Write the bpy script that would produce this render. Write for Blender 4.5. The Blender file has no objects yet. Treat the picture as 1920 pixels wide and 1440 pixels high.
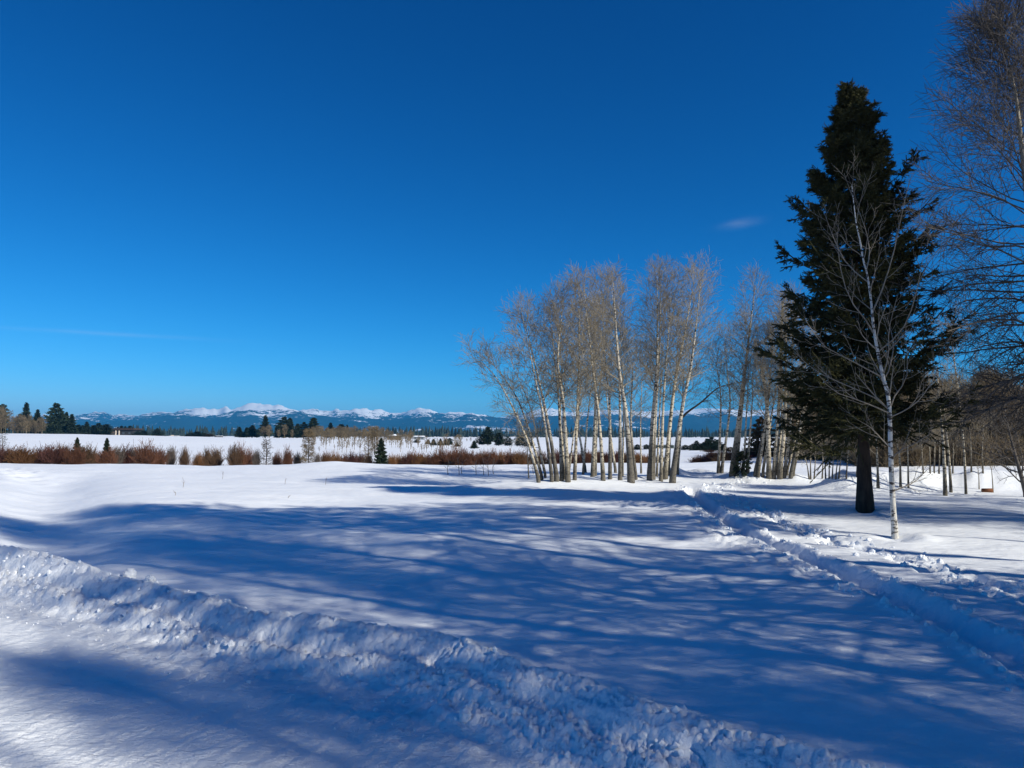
import bpy, math, random
import numpy as np
from mathutils import Vector

# ------------------------------------------------------------------ camera, sky, sun, exposure
S = bpy.context.scene
COL = S.collection
F = 1387.0                     # focal length in pixels of the 1920 px wide frame
PITCH = math.atan2(95.0, F)    # the camera looks a little upwards
EYE = np.array([0.0, 0.0, 2.0])

cam_data = bpy.data.cameras.new('camera')
cam_data.sensor_width = 36.0
cam_data.lens = 36.0 * F / 1920.0
cam_data.clip_start = 0.05
cam_data.clip_end = 40000.0
cam = bpy.data.objects.new('camera', cam_data)
COL.objects.link(cam)
cam.location = EYE
cam.rotation_euler = (math.pi / 2 + PITCH, 0, 0)
S.camera = cam

SUN_EL = math.radians(33.5)
SUN_AZ = math.radians(123.0)   # clockwise from straight ahead (+Y): behind the camera, to the right
SUN_VEC = np.array([math.sin(SUN_AZ) * math.cos(SUN_EL), math.cos(SUN_AZ) * math.cos(SUN_EL), math.sin(SUN_EL)])

world = bpy.data.worlds.new('World')
S.world = world
world.use_nodes = True
wn, wl = world.node_tree.nodes, world.node_tree.links
wn.clear()
w_out = wn.new('ShaderNodeOutputWorld')
w_bg = wn.new('ShaderNodeBackground')
sky = wn.new('ShaderNodeTexSky')
sky.sky_type = 'NISHITA'
sky.sun_disc = False
sky.sun_elevation = SUN_EL
sky.sun_rotation = SUN_AZ
sky.altitude = 3000
sky.air_density = 1.0
sky.dust_density = 0.0
sky.ozone_density = 4.0
# the photograph's deep polarised blue: each channel of the sky gets its own contrast
w_split = wn.new('ShaderNodeSeparateColor'); w_join = wn.new('ShaderNodeCombineColor')
wl.new(sky.outputs[0], w_split.inputs[0])
for ch, (power, gain) in enumerate(((2.7, 1.45), (1.38, 1.05), (1.15, 1.17))):
    m1 = wn.new('ShaderNodeMath'); m1.operation = 'MULTIPLY'; m1.inputs[1].default_value = 0.1
    m2 = wn.new('ShaderNodeMath'); m2.operation = 'POWER'; m2.inputs[1].default_value = power
    m3 = wn.new('ShaderNodeMath'); m3.operation = 'MULTIPLY'; m3.inputs[1].default_value = 10.0 * gain
    wl.new(w_split.outputs[ch], m1.inputs[0]); wl.new(m1.outputs[0], m2.inputs[0]); wl.new(m2.outputs[0], m3.inputs[0]); wl.new(m3.outputs[0], w_join.inputs[ch])
# two faint wisps of high cloud, placed by direction
w_tc = wn.new('ShaderNodeTexCoord')
w_sep = wn.new('ShaderNodeSeparateXYZ'); wl.new(w_tc.outputs['Generated'], w_sep.inputs[0])
def wmath(op, a, b=None):
    m = wn.new('ShaderNodeMath'); m.operation = op
    for i, v in enumerate((a, b)):
        if v is None: continue
        if hasattr(v, 'is_linked'): wl.new(v, m.inputs[i])
        else: m.inputs[i].default_value = v
    return m.outputs[0]
w_y = wmath('MAXIMUM', w_sep.outputs[1], 0.05)
w_u, w_v = wmath('DIVIDE', w_sep.outputs[0], w_y), wmath('DIVIDE', w_sep.outputs[2], w_y)
w_ns = wn.new('ShaderNodeTexNoise'); w_ns.inputs['Scale'].default_value = 9; w_ns.inputs['Detail'].default_value = 5
w_mp = wn.new('ShaderNodeMapping'); w_mp.inputs['Scale'].default_value = (3, 3, 14); wl.new(w_tc.outputs['Generated'], w_mp.inputs['Vector']); wl.new(w_mp.outputs[0], w_ns.inputs['Vector'])
def wisp(u0, v0, su, sv, slope, amount):
    du = wmath('SUBTRACT', w_u, u0)
    dv = wmath('SUBTRACT', wmath('SUBTRACT', w_v, v0), wmath('MULTIPLY', du, slope))
    e = wmath('ADD', wmath('POWER', wmath('ABSOLUTE', wmath('DIVIDE', du, su)), 2), wmath('POWER', wmath('ABSOLUTE', wmath('DIVIDE', dv, sv)), 2))
    return wmath('MULTIPLY', wmath('MULTIPLY', wmath('EXPONENT', wmath('MULTIPLY', e, -1)), w_ns.outputs['Fac']), amount)
w_cl = wmath('MINIMUM', wmath('ADD', wisp(0.315, 0.290, 0.022, 0.0055, 0.18, 0.20), wisp(-0.565, 0.138, 0.13, 0.0028, -0.055, 0.16)), 0.5)
w_mix = wn.new('ShaderNodeMix'); w_mix.data_type = 'RGBA'
wl.new(w_cl, w_mix.inputs[0]); wl.new(w_join.outputs[0], w_mix.inputs[6]); w_mix.inputs[7].default_value = (6, 7, 8, 1)
wl.new(w_mix.outputs[2], w_bg.inputs['Color'])
wl.new(w_bg.outputs[0], w_out.inputs['Surface'])
w_bg.inputs['Strength'].default_value = 0.10

sun_data = bpy.data.lights.new('sun', 'SUN')
sun_data.energy = 5.0
sun_data.angle = math.radians(0.53)
sun_data.color = (1.0, 0.95, 0.82)
sun = bpy.data.objects.new('sun', sun_data)
COL.objects.link(sun)
sun.rotation_euler = Vector(SUN_VEC).to_track_quat('Z', 'Y').to_euler()

vs = S.view_settings
S.display_settings.display_device = 'sRGB'
vs.view_transform = 'Standard'
vs.look = 'None'
vs.exposure = 0.18
vs.gamma = 1.0
vs.use_curve_mapping = False
S.render.engine = 'CYCLES'
cy = S.cycles
cy.max_bounces = 6; cy.diffuse_bounces = 3; cy.glossy_bounces = 2
cy.transmission_bounces = 2; cy.volume_bounces = 0; cy.transparent_max_bounces = 8
cy.use_denoising = True
try:
    cy.denoiser = 'OPENIMAGEDENOISE'
    cy.denoising_prefilter = 'ACCURATE'
except Exception:
    pass

rng = np.random.default_rng(11)
random.seed(5)

# ------------------------------------------------------------------ helpers
def ray(px, py):
    """direction (per metre of +Y) of the line of sight through a pixel of the 1920x1440 photograph"""
    a, b = (px - 960.0) / F, -(py - 720.0) / F
    c, s = math.cos(PITCH), math.sin(PITCH)
    d = np.array([a, c - b * s, s + b * c])
    return d / d[1]

def at_depth(px, py, Y):
    return EYE + ray(px, py) * Y

def at_z(px, py, z=0.0):
    d = ray(px, py)
    return EYE + d * ((z - EYE[2]) / d[2])

_tab = np.random.default_rng(3).permutation(512).astype(np.int64)
_gr = np.random.default_rng(4).uniform(0, 2 * np.pi, 512)
_gx, _gy = np.cos(_gr), np.sin(_gr)
def _h(i, j, s):
    return _tab[(_tab[(i + s * 37) & 511] + j) & 511]
def perlin(x, y, s=0):
    i, j = np.floor(x).astype(np.int64), np.floor(y).astype(np.int64)
    u, v = x - i, y - j
    fu, fv = u * u * u * (u * (u * 6 - 15) + 10), v * v * v * (v * (v * 6 - 15) + 10)
    def g(a, b):
        k = _h(i + a, j + b, s)
        return _gx[k] * (u - a) + _gy[k] * (v - b)
    a, b, c, d = g(0, 0), g(1, 0), g(0, 1), g(1, 1)
    return 1.5 * ((a + (b - a) * fu) * (1 - fv) + (c + (d - c) * fu) * fv)
def fbm(x, y, o=4, s=0, g=0.5):
    t, a = 0, 1.0
    for k in range(o):
        t = t + a * perlin(x * 2 ** k + 17.3 * k, y * 2 ** k - 9.1 * k, s + k)
        a *= g
    return t
def lumps(x, y, s=0):
    """rounded clods: a cap around the nearest of jittered points"""
    i, j = np.floor(x).astype(np.int64), np.floor(y).astype(np.int64)
    best = np.full(x.shape, 9.0); amp = np.zeros(x.shape)
    for a in (-1, 0, 1):
        for b in (-1, 0, 1):
            k = _h(i + a, j + b, s)
            qx = i + a + 0.5 + 0.42 * _gx[k]; qy = j + b + 0.5 + 0.42 * _gy[k]
            r = 0.45 + 0.55 * ((k * 7) % 61) / 61.0
            d = ((x - qx) ** 2 + (y - qy) ** 2) / (r * r)
            m = d < best
            best = np.where(m, d, best); amp = np.where(m, r, amp)
    return amp * np.sqrt(np.clip(1 - best, 0, 1))
def sstep(a, b, x):
    t = np.clip((x - a) / (b - a), 0, 1)
    return t * t * (3 - 2 * t)
def polydist(x, y, P):
    """distance to a polyline, the side (+ left of travel) and the arc length there"""
    best = np.full(x.shape, 1e9); side = np.zeros(x.shape); arc = np.zeros(x.shape); L = 0.0
    for (ax, ay), (bx, by) in zip(P[:-1], P[1:]):
        dx, dy = bx - ax, by - ay
        l2 = dx * dx + dy * dy
        t = np.clip(((x - ax) * dx + (y - ay) * dy) / l2, 0, 1)
        d = np.hypot(x - ax - t * dx, y - ay - t * dy)
        m = d < best
        best = np.where(m, d, best)
        side = np.where(m, np.sign(dx * (y - ay) - dy * (x - ax)), side)
        arc = np.where(m, L + t * math.sqrt(l2), arc)
        L += math.sqrt(l2)
    return best, side, arc
def smooth_poly(P, n):
    P = np.asarray(P, float)
    d = np.r_[0, np.cumsum(np.linalg.norm(np.diff(P, axis=0), axis=1))]
    t = np.linspace(0, d[-1], n)
    out = np.stack([np.interp(t, d, P[:, k]) for k in range(P.shape[1])], 1)
    for _ in range(max(1, n // 8)):
        out[1:-1] = 0.25 * out[:-2] + 0.5 * out[1:-1] + 0.25 * out[2:]
    return out

def mesh_from(name, verts, quads=None, tris=None, mat=None, smooth=True, mats=None):
    me = bpy.data.meshes.new(name)
    verts = np.ascontiguousarray(verts, np.float32).reshape(-1, 3)
    nq = 0 if quads is None else len(quads); nt = 0 if tris is None else len(tris)
    me.vertices.add(len(verts)); me.vertices.foreach_set('co', verts.ravel())
    loops = []
    if nq: loops.append(np.asarray(quads, np.int32).ravel())
    if nt: loops.append(np.asarray(tris, np.int32).ravel())
    loops = np.concatenate(loops)
    me.loops.add(len(loops)); me.loops.foreach_set('vertex_index', loops)
    me.polygons.add(nq + nt)
    start = np.r_[np.arange(nq) * 4, nq * 4 + np.arange(nt) * 3].astype(np.int32)
    me.polygons.foreach_set('loop_start', start)
    try:
        me.polygons.foreach_set('loop_total', np.r_[np.full(nq, 4), np.full(nt, 3)].astype(np.int32))
    except Exception:
        pass
    me.polygons.foreach_set('use_smooth', np.full(nq + nt, smooth))
    if mat is not None: me.materials.append(mat)
    me.update(calc_edges=True)
    return me

def add(name, data, parent=None, loc=None, rz=0.0, scale=None):
    o = bpy.data.objects.new(name, data)
    COL.objects.link(o)
    if parent is not None: o.parent = parent
    if loc is not None: o.location = [float(v) for v in loc]
    if rz: o.rotation_euler = (0, 0, rz)
    if scale is not None: o.scale = (scale if hasattr(scale, '__len__') else (scale,) * 3)
    return o
def tag(o, label, cat, group=None):
    o['label'] = label; o['category'] = cat
    if group: o['group'] = group
    return o
def structure(o, label=None):
    o['kind'] = 'structure'
    if label: o['label'] = label
    return o
def stuff(o, label=None):
    o['kind'] = 'stuff'
    if label: o['label'] = label
    return o
def thing(name, parts, loc, label, cat, group=None, rz=0.0, scale=None):
    """an Empty at the base; parts = [(name, mesh)] become its children"""
    e = add(name, None, loc=loc, rz=rz, scale=scale)
    e.empty_display_size = 0.2
    tag(e, label, cat, group)
    for n, me in parts:
        add(n, me, parent=e)
    return e

class Geo:
    def __init__(s): s.v, s.q, s.t, s.n = [], [], [], 0
    def add(s, v, q=None, t=None):
        v = np.asarray(v, float).reshape(-1, 3)
        if q is not None and len(q): s.q.append(np.asarray(q) + s.n)
        if t is not None and len(t): s.t.append(np.asarray(t) + s.n)
        s.v.append(v); s.n += len(v)
    def mesh(s, name, mat, smooth=True):
        return mesh_from(name, np.concatenate(s.v), np.concatenate(s.q) if s.q else None, np.concatenate(s.t) if s.t else None, mat, smooth)
    def box(s, c, d):
        x, y, z = np.array(d) / 2.0
        v = np.array([[sx * x, sy * y, sz * z] for sz in (-1, 1) for sy in (-1, 1) for sx in (-1, 1)]) + np.array(c)
        s.add(v, [[0, 2, 3, 1], [4, 5, 7, 6], [0, 1, 5, 4], [2, 6, 7, 3], [0, 4, 6, 2], [1, 3, 7, 5]])

def tubes(P, R, sides):
    """P (N,K,3) centre lines, R (N,K) radii -> vertices and quads of N tubes at once"""
    N, K, _ = P.shape
    T = np.gradient(P, axis=1)
    T /= np.linalg.norm(T, axis=2, keepdims=True) + 1e-9
    m = T[:, K // 2]
    ref = np.where(np.abs(m[:, 2:3]) > 0.75, np.array([[1.0, 0.2, 0]]), np.array([[0.1, 0.05, 1.0]]))[:, None, :]
    U = np.cross(T, np.broadcast_to(ref, T.shape)); U /= np.linalg.norm(U, axis=2, keepdims=True) + 1e-9
    V = np.cross(T, U)
    a = np.arange(sides) * 2 * np.pi / sides
    ring = U[:, :, None, :] * np.cos(a)[:, None] + V[:, :, None, :] * np.sin(a)[:, None]
    v = P[:, :, None, :] + ring * R[:, :, None, None]
    idx = np.arange(N * K * sides).reshape(N, K, sides)
    nx = np.roll(idx, -1, axis=2)
    q = np.stack([idx[:, :-1], nx[:, :-1], nx[:, 1:], idx[:, 1:]], -1).reshape(-1, 4)
    return v.reshape(-1, 3), q

def grow(g, P, R, n, t0, t1, ang, length, K, rfac, rmin, bend=0.3, jit=0.12, tip=0.3, lenfn=None, bendfn=None, angfn=None):
    """children of the branches P: n per parent, spread from t0 to t1, leaving at ang; bend > 0 turns them up"""
    N, KP, _ = P.shape
    M = N * n
    pi = np.repeat(np.arange(N), n)
    t = t0 + (t1 - t0) * ((np.tile(np.arange(n), N) + g.uniform(0, 1, M)) / n)
    f = np.clip(t, 0, 0.9999) * (KP - 1)
    k = f.astype(int); w = (f - k)[:, None]
    A, B = P[pi, k], P[pi, k + 1]
    pos = A * (1 - w) + B * w
    T = B - A; T /= np.linalg.norm(T, axis=1, keepdims=True) + 1e-9
    rp = R[pi, k] * (1 - w[:, 0]) + R[pi, k + 1] * w[:, 0]
    ref = np.where(np.abs(T[:, 2:3]) > 0.9, np.array([[1.0, 0, 0]]), np.array([[0, 0, 1.0]]))
    U = np.cross(T, ref); U /= np.linalg.norm(U, axis=1, keepdims=True) + 1e-9
    V = np.cross(T, U)
    phi = (np.tile(np.arange(n), N) * 2.39996 + g.uniform(0, 6.28, N)[pi] + g.normal(0, 0.4, M))
    an = (ang if angfn is None else angfn(t)) + g.normal(0, 0.16, M)
    D = np.cos(an)[:, None] * T + np.sin(an)[:, None] * (np.cos(phi)[:, None] * U + np.sin(phi)[:, None] * V)
    L = length * (1.0 if lenfn is None else lenfn(t)) * g.uniform(0.6, 1.15, M)
    bd = bend if bendfn is None else bendfn(t)
    Q = np.empty((M, K, 3)); Q[:, 0] = pos
    step = (L / (K - 1))[:, None]
    for i in range(1, K):
        Q[:, i] = Q[:, i - 1] + D * step
        D = D + g.normal(0, jit, (M, 3))
        D[:, 2] += bd / (K - 1) * (1.0 if np.isscalar(bd) else 1.0)
        D /= np.linalg.norm(D, axis=1, keepdims=True) + 1e-9
    r0 = np.maximum(rp * rfac, rmin)
    RR = r0[:, None] * np.linspace(1, tip, K)[None]
    return Q, np.maximum(RR, rmin * 0.7), t

# ------------------------------------------------------------------ materials
def mat(name):
    m = bpy.data.materials.new(name); m.use_nodes = True
    nt = m.node_tree
    b = nt.nodes['Principled BSDF']
    return m, nt.nodes, nt.links, b
def noise_node(N, L, scale, detail=4, rough=0.5, vec=None, dist=0.0):
    n = N.new('ShaderNodeTexNoise'); n.inputs['Scale'].default_value = scale
    n.inputs['Detail'].default_value = detail; n.inputs['Roughness'].default_value = rough
    n.inputs['Distortion'].default_value = dist
    if vec is not None: L.new(vec, n.inputs['Vector'])
    return n
def mapping(N, L, vec, scale=(1, 1, 1), rot=(0, 0, 0)):
    m = N.new('ShaderNodeMapping'); m.inputs['Scale'].default_value = scale; m.inputs['Rotation'].default_value = rot
    L.new(vec, m.inputs['Vector'])
    return m.outputs[0]
def ramp(N, L, fac, stops):
    r = N.new('ShaderNodeValToRGB')
    while len(r.color_ramp.elements) > 1: r.color_ramp.elements.remove(r.color_ramp.elements[0])
    r.color_ramp.elements[0].position = stops[0][0]; r.color_ramp.elements[0].color = (*stops[0][1], 1)
    for p, c in stops[1:]:
        e = r.color_ramp.elements.new(p); e.color = (*c, 1)
    L.new(fac, r.inputs[0])
    return r.outputs[0]
def mix(N, L, fac, a, b):
    m = N.new('ShaderNodeMix'); m.data_type = 'RGBA'
    for sock, v in ((m.inputs[0], fac), (m.inputs[6], a), (m.inputs[7], b)):
        if hasattr(v, 'links') or hasattr(v, 'is_linked'): L.new(v, sock)
        else: sock.default_value = v if not hasattr(v, '__len__') else (*v, 1)
    return m.outputs[2]
def math_node(N, L, op, a, b=None, c=None):
    m = N.new('ShaderNodeMath'); m.operation = op
    for i, v in enumerate((a, b, c)):
        if v is None: continue
        if hasattr(v, 'is_linked'): L.new(v, m.inputs[i])
        else: m.inputs[i].default_value = v
    return m.outputs[0]

def snow_mat(name, layers, col=(0.86, 0.885, 0.92), rough=0.55):
    """layers: (scale xyz, rot z, noise scale, detail, bump distance)"""
    m, N, L, b = mat(name)
    geo = N.new('ShaderNodeNewGeometry')
    b.inputs['Roughness'].default_value = rough
    b.inputs['Specular IOR Level'].default_value = 0.25
    c = noise_node(N, L, 0.6, 3, 0.5, geo.outputs['Position'])
    L.new(ramp(N, L, c.outputs['Fac'], [(0.3, tuple(0.955 * k for k in col)), (0.7, col)]), b.inputs['Base Color'])
    prev = None
    for sc, rz, ns, det, dist in layers:
        v = mapping(N, L, geo.outputs['Position'], sc, (0, 0, rz))
        n = noise_node(N, L, ns, det, 0.55, v)
        bp = N.new('ShaderNodeBump'); bp.inputs['Strength'].default_value = 1.0
        bp.inputs['Distance'].default_value = dist
        L.new(n.outputs['Fac'], bp.inputs['Height'])
        if prev is not None: L.new(prev, bp.inputs['Normal'])
        prev = bp.outputs[0]
    L.new(prev, b.inputs['Normal'])
    return m
M_SNOW = snow_mat('field_snow', [((0.35, 1.0, 1), 0.25, 1.6, 4, 0.05), ((0.4, 1.0, 1), 0.3, 8, 5, 0.03), ((1, 1, 1), 0, 45, 3, 0.007)])
M_ROAD = snow_mat('packed_snow', [((0.5, 2.2, 1), -0.62, 5, 5, 0.02), ((0.35, 1.0, 1), 0.75, 26, 4, 0.022), ((1, 1, 1), 0, 60, 3, 0.010)], col=(0.84, 0.865, 0.9))
M_BANK = snow_mat('broken_snow', [((1, 1, 1), 0, 14, 5, 0.025), ((1, 1, 1), 0, 60, 3, 0.005)])
M_PATH = snow_mat('trodden_snow', [((1, 1, 1), 0, 9, 5, 0.03), ((1, 1, 1), 0, 50, 3, 0.004)])

def bark_white(name, base, dark, band=1.0):
    m, N, L, b = mat(name)
    tc = N.new('ShaderNodeTexCoord')
    o = tc.outputs['Object']
    n1 = noise_node(N, L, 1.0, 5, 0.6, mapping(N, L, o, (7, 7, 17)), 0.4)        # short dark scars
    n2 = noise_node(N, L, 1.0, 3, 0.5, mapping(N, L, o, (2.5, 2.5, 1.2)))        # broad tone
    n3 = noise_node(N, L, 1.0, 4, 0.6, mapping(N, L, o, (16, 16, 4)))            # furrows of the foot
    sep = N.new('ShaderNodeSeparateXYZ'); L.new(o, sep.inputs[0])
    tone = ramp(N, L, n2.outputs['Fac'], [(0.3, tuple(0.72 * k for k in base)), (0.65, base)])
    scar = ramp(N, L, n1.outputs['Fac'], [(0.535, (0, 0, 0)), (0.58, (1, 1, 1))])
    n4 = noise_node(N, L, 1.0, 3, 0.5, mapping(N, L, o, (3.2, 3.2, 6.5)), 0.6)
    knot = ramp(N, L, n4.outputs['Fac'], [(0.59, (0, 0, 0)), (0.64, (0.9, 0.9, 0.9))])
    c1 = mix(N, L, knot, mix(N, L, scar, tone, dark), dark)
    hgt = math_node(N, L, 'ADD', sep.outputs['Z'], math_node(N, L, 'MULTIPLY', n3.outputs['Fac'], 1.6))
    foot = math_node(N, L, 'SUBTRACT', 1.0, math_node(N, L, 'SMOOTHSTEP' if False else 'MULTIPLY', hgt, 1.0 / (1.9 * band)))
    foot = math_node(N, L, 'MAXIMUM', math_node(N, L, 'MINIMUM', math_node(N, L, 'MULTIPLY', foot, 2.2), 0.85), 0.0)
    c2 = mix(N, L, foot, c1, tuple(0.5 * a + 0.09 * bb for a, bb in zip(dark, base)))
    L.new(c2, b.inputs['Base Color'])
    b.inputs['Roughness'].default_value = 0.85
    b.inputs['Specular IOR Level'].default_value = 0.15
    bp = N.new('ShaderNodeBump'); bp.inputs['Distance'].default_value = 0.02
    L.new(n3.outputs['Fac'], bp.inputs['Height']); L.new(bp.outputs[0], b.inputs['Normal'])
    return m
def plain(name, c, var=0.35, scale=6.0, rough=0.9, spec=0.1, vec='Object', stretch=(1, 1, 1)):
    m, N, L, b = mat(name)
    tc = N.new('ShaderNodeTexCoord')
    oi = N.new('ShaderNodeObjectInfo')
    n = noise_node(N, L, scale, 3, 0.6, mapping(N, L, tc.outputs[vec], stretch))
    cc = ramp(N, L, n.outputs['Fac'], [(0.3, tuple(k * (1 - var) for k in c)), (0.7, tuple(k * (1 + var) for k in c))])
    hv = N.new('ShaderNodeHueSaturation')
    L.new(math_node(N, L, 'MULTIPLY_ADD', oi.outputs['Random'], 0.3, 0.85), hv.inputs['Value'])
    L.new(cc, hv.inputs['Color']); L.new(hv.outputs[0], b.inputs['Base Color'])
    b.inputs['Roughness'].default_value = rough
    b.inputs['Specular IOR Level'].default_value = spec
    return m
M_ASPEN = bark_white('aspen_bark', (0.60, 0.53, 0.405), (0.035, 0.03, 0.026))
M_ASPEN_DARK = bark_white('dark_footed_aspen_bark', (0.56, 0.51, 0.42), (0.03, 0.026, 0.022), 1.7)
M_BIRCH = bark_white('young_birch_bark', (0.66, 0.63, 0.57), (0.06, 0.05, 0.045), 0.12)
M_TWIG = plain('aspen_twigs', (0.245, 0.21, 0.155), 0.35, 1.2)
M_BTWIG = plain('birch_twigs', (0.27, 0.235, 0.19), 0.3, 2)
M_CTWIG = plain('cottonwood_twigs', (0.115, 0.102, 0.092), 0.35, 1.5)
M_CBARK = plain('cottonwood_bark', (0.30, 0.27, 0.22), 0.45, 5, stretch=(1, 1, 0.3))
M_NEEDLE = plain('spruce_needles', (0.048, 0.048, 0.02), 0.45, 1.1)
M_SBARK = plain('spruce_bark', (0.055, 0.04, 0.03), 0.5, 9, stretch=(1, 1, 0.25))
M_PINE = plain('pine_needles', (0.028, 0.042, 0.026), 0.45, 0.8)
M_PINE_B = plain('rusty_needles', (0.085, 0.06, 0.032), 0.4, 0.8)
M_THICK = plain('thicket_twigs', (0.19, 0.145, 0.09), 0.35, 0.7)
M_TAN = plain('copse_twigs', (0.18, 0.142, 0.092), 0.3, 0.5)
M_W = {'red': plain('willow_red', (0.14, 0.064, 0.038), 0.35, 1.2), 'orange': plain('willow_orange', (0.18, 0.09, 0.04), 0.35, 1.2),
       'maroon': plain('willow_maroon', (0.10, 0.045, 0.036), 0.35, 1.2), 'brown': plain('willow_brown', (0.14, 0.085, 0.05), 0.35, 1.2),
       'grey': plain('willow_grey', (0.15, 0.12, 0.10), 0.35, 1.2)}
M_STRAW = plain('dry_stalk', (0.16, 0.11, 0.06), 0.2)
M_FOREST = plain('far_forest', (0.022, 0.032, 0.026), 0.4, 0.02)

# ------------------------------------------------------------------ the ground: heights
BANK = [(-420, 960), (-120, 1010), (0, 1030), (110, 1058), (240, 1086), (370, 1112), (480, 1145), (650, 1167), (860, 1190), (960, 1236), (1080, 1268), (1200, 1310), (1330, 1350), (1450, 1392), (1600, 1440), (1800, 1510)]
BANK_XY = np.array([at_z(x, y, 0.12)[:2] for x, y in BANK])
_d = BANK_XY[-1] - BANK_XY[-4]; _d /= np.linalg.norm(_d)
_e = BANK_XY[0] - BANK_XY[2]; _e /= np.linalg.norm(_e)
BANK_XY = np.vstack([BANK_XY[0] + _e * 60, BANK_XY, BANK_XY[-1] + _d * 8, BANK_XY[-1] + _d * 60])
SWALE_XY = np.array([at_z(x, y, -0.4)[:2] for x, y in [(40, 1075), (69, 1039), (92, 1004), (77, 970), (90, 945), (98, 925), (117, 911), (140, 901)]])
RUT = [(1296, 925), (1298, 933), (1346, 973), (1408, 1014), (1483, 1044), (1535, 1069), (1604, 1096), (1672, 1131), (1776, 1184), (1879, 1241), (1990, 1310), (2150, 1420)]
RUT_XY = np.array([at_z(x, y, -0.1)[:2] for x, y in RUT])
STEPS = [(1366, 936), (1425, 962), (1466, 983), (1535, 1010), (1586, 1031), (1640, 1040), (1690, 1050), (1741, 1076), (1810, 1100), (1913, 1141), (2050, 1200)]
STEPS_XY = np.array([at_z(x, y, -0.08)[:2] for x, y in STEPS])
TURN_XY = np.array([at_z(x, y, 0.0)[:2] for x, y in [(1310, 925), (1335, 913), (1400, 904), (1470, 900), (1560, 897), (1640, 896)]])
RIDGE_XY = np.array([at_z(x, y, 0.15)[:2] for x, y in [(1270, 888), (1330, 889), (1400, 894), (1480, 896), (1600, 896)]])
PLOW_XY = np.array([[12.5, 27.6], [16.0, 28.0], [19.5, 27.2], [24.0, 24.5], [30, 20.0]])
_g = np.random.default_rng(8)
PRINTS = []
_sp = smooth_poly(STEPS_XY, 120)
_acc = 0
for a, b in zip(_sp[:-1], _sp[1:]):
    _acc += np.linalg.norm(b - a)
    if _acc > 0.31:
        _acc = 0
        t = (b - a) / np.linalg.norm(b - a)
        PRINTS.append((b + np.array([-t[1], t[0]]) * _g.choice([-1, 1]) * 0.13 + _g.normal(0, 0.06, 2), _g.uniform(0.10, 0.16), _g.uniform(0.12, 0.24)))

WELLS = [at_z(px, py, 0.03)[:2] for px, py in [(1622, 957), (1679, 1010)] + [(860 + a / 3.273, 480 + b / 3.273) for a, b in
    [(497, 1390), (516, 1375), (536, 1362), (576, 1385), (606, 1383), (633, 1380), (672, 1385), (711, 1374), (780, 1330), (822, 1355), (888, 1376), (929, 1372), (991, 1375), (1060, 1390), (1088, 1372), (1173, 1376), (1240, 1382), (1263, 1368), (1308, 1392), (1340, 1340)]]
    + [(1180 + a / 3.274, 480 + b / 3.274) for a, b in [(546, 1336), (564, 1336), (628, 1350), (655, 1335), (722, 1338), (768, 1346), (788, 1360), (858, 1366), (884, 1366), (922, 1368), (946, 1366), (986, 1366)]]]
def zones(x, y):
    """what covers the ground: 0 field, 1 road, 2 snow bank, 3 trodden path"""
    d, s, arc = polydist(x, y, BANK_XY)
    s = d * s
    z = np.zeros(x.shape, int)
    z[s < -0.72] = 1
    z[(s >= -0.72) & (s < 0.32)] = 2
    d1 = polydist(x, y, RUT_XY)[0]; d2 = polydist(x, y, STEPS_XY)[0]; d3 = polydist(x, y, TURN_XY)[0]
    z[(np.minimum(np.minimum(d1, d2), d3) < 0.42) & (z == 0)] = 3
    return z

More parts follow.
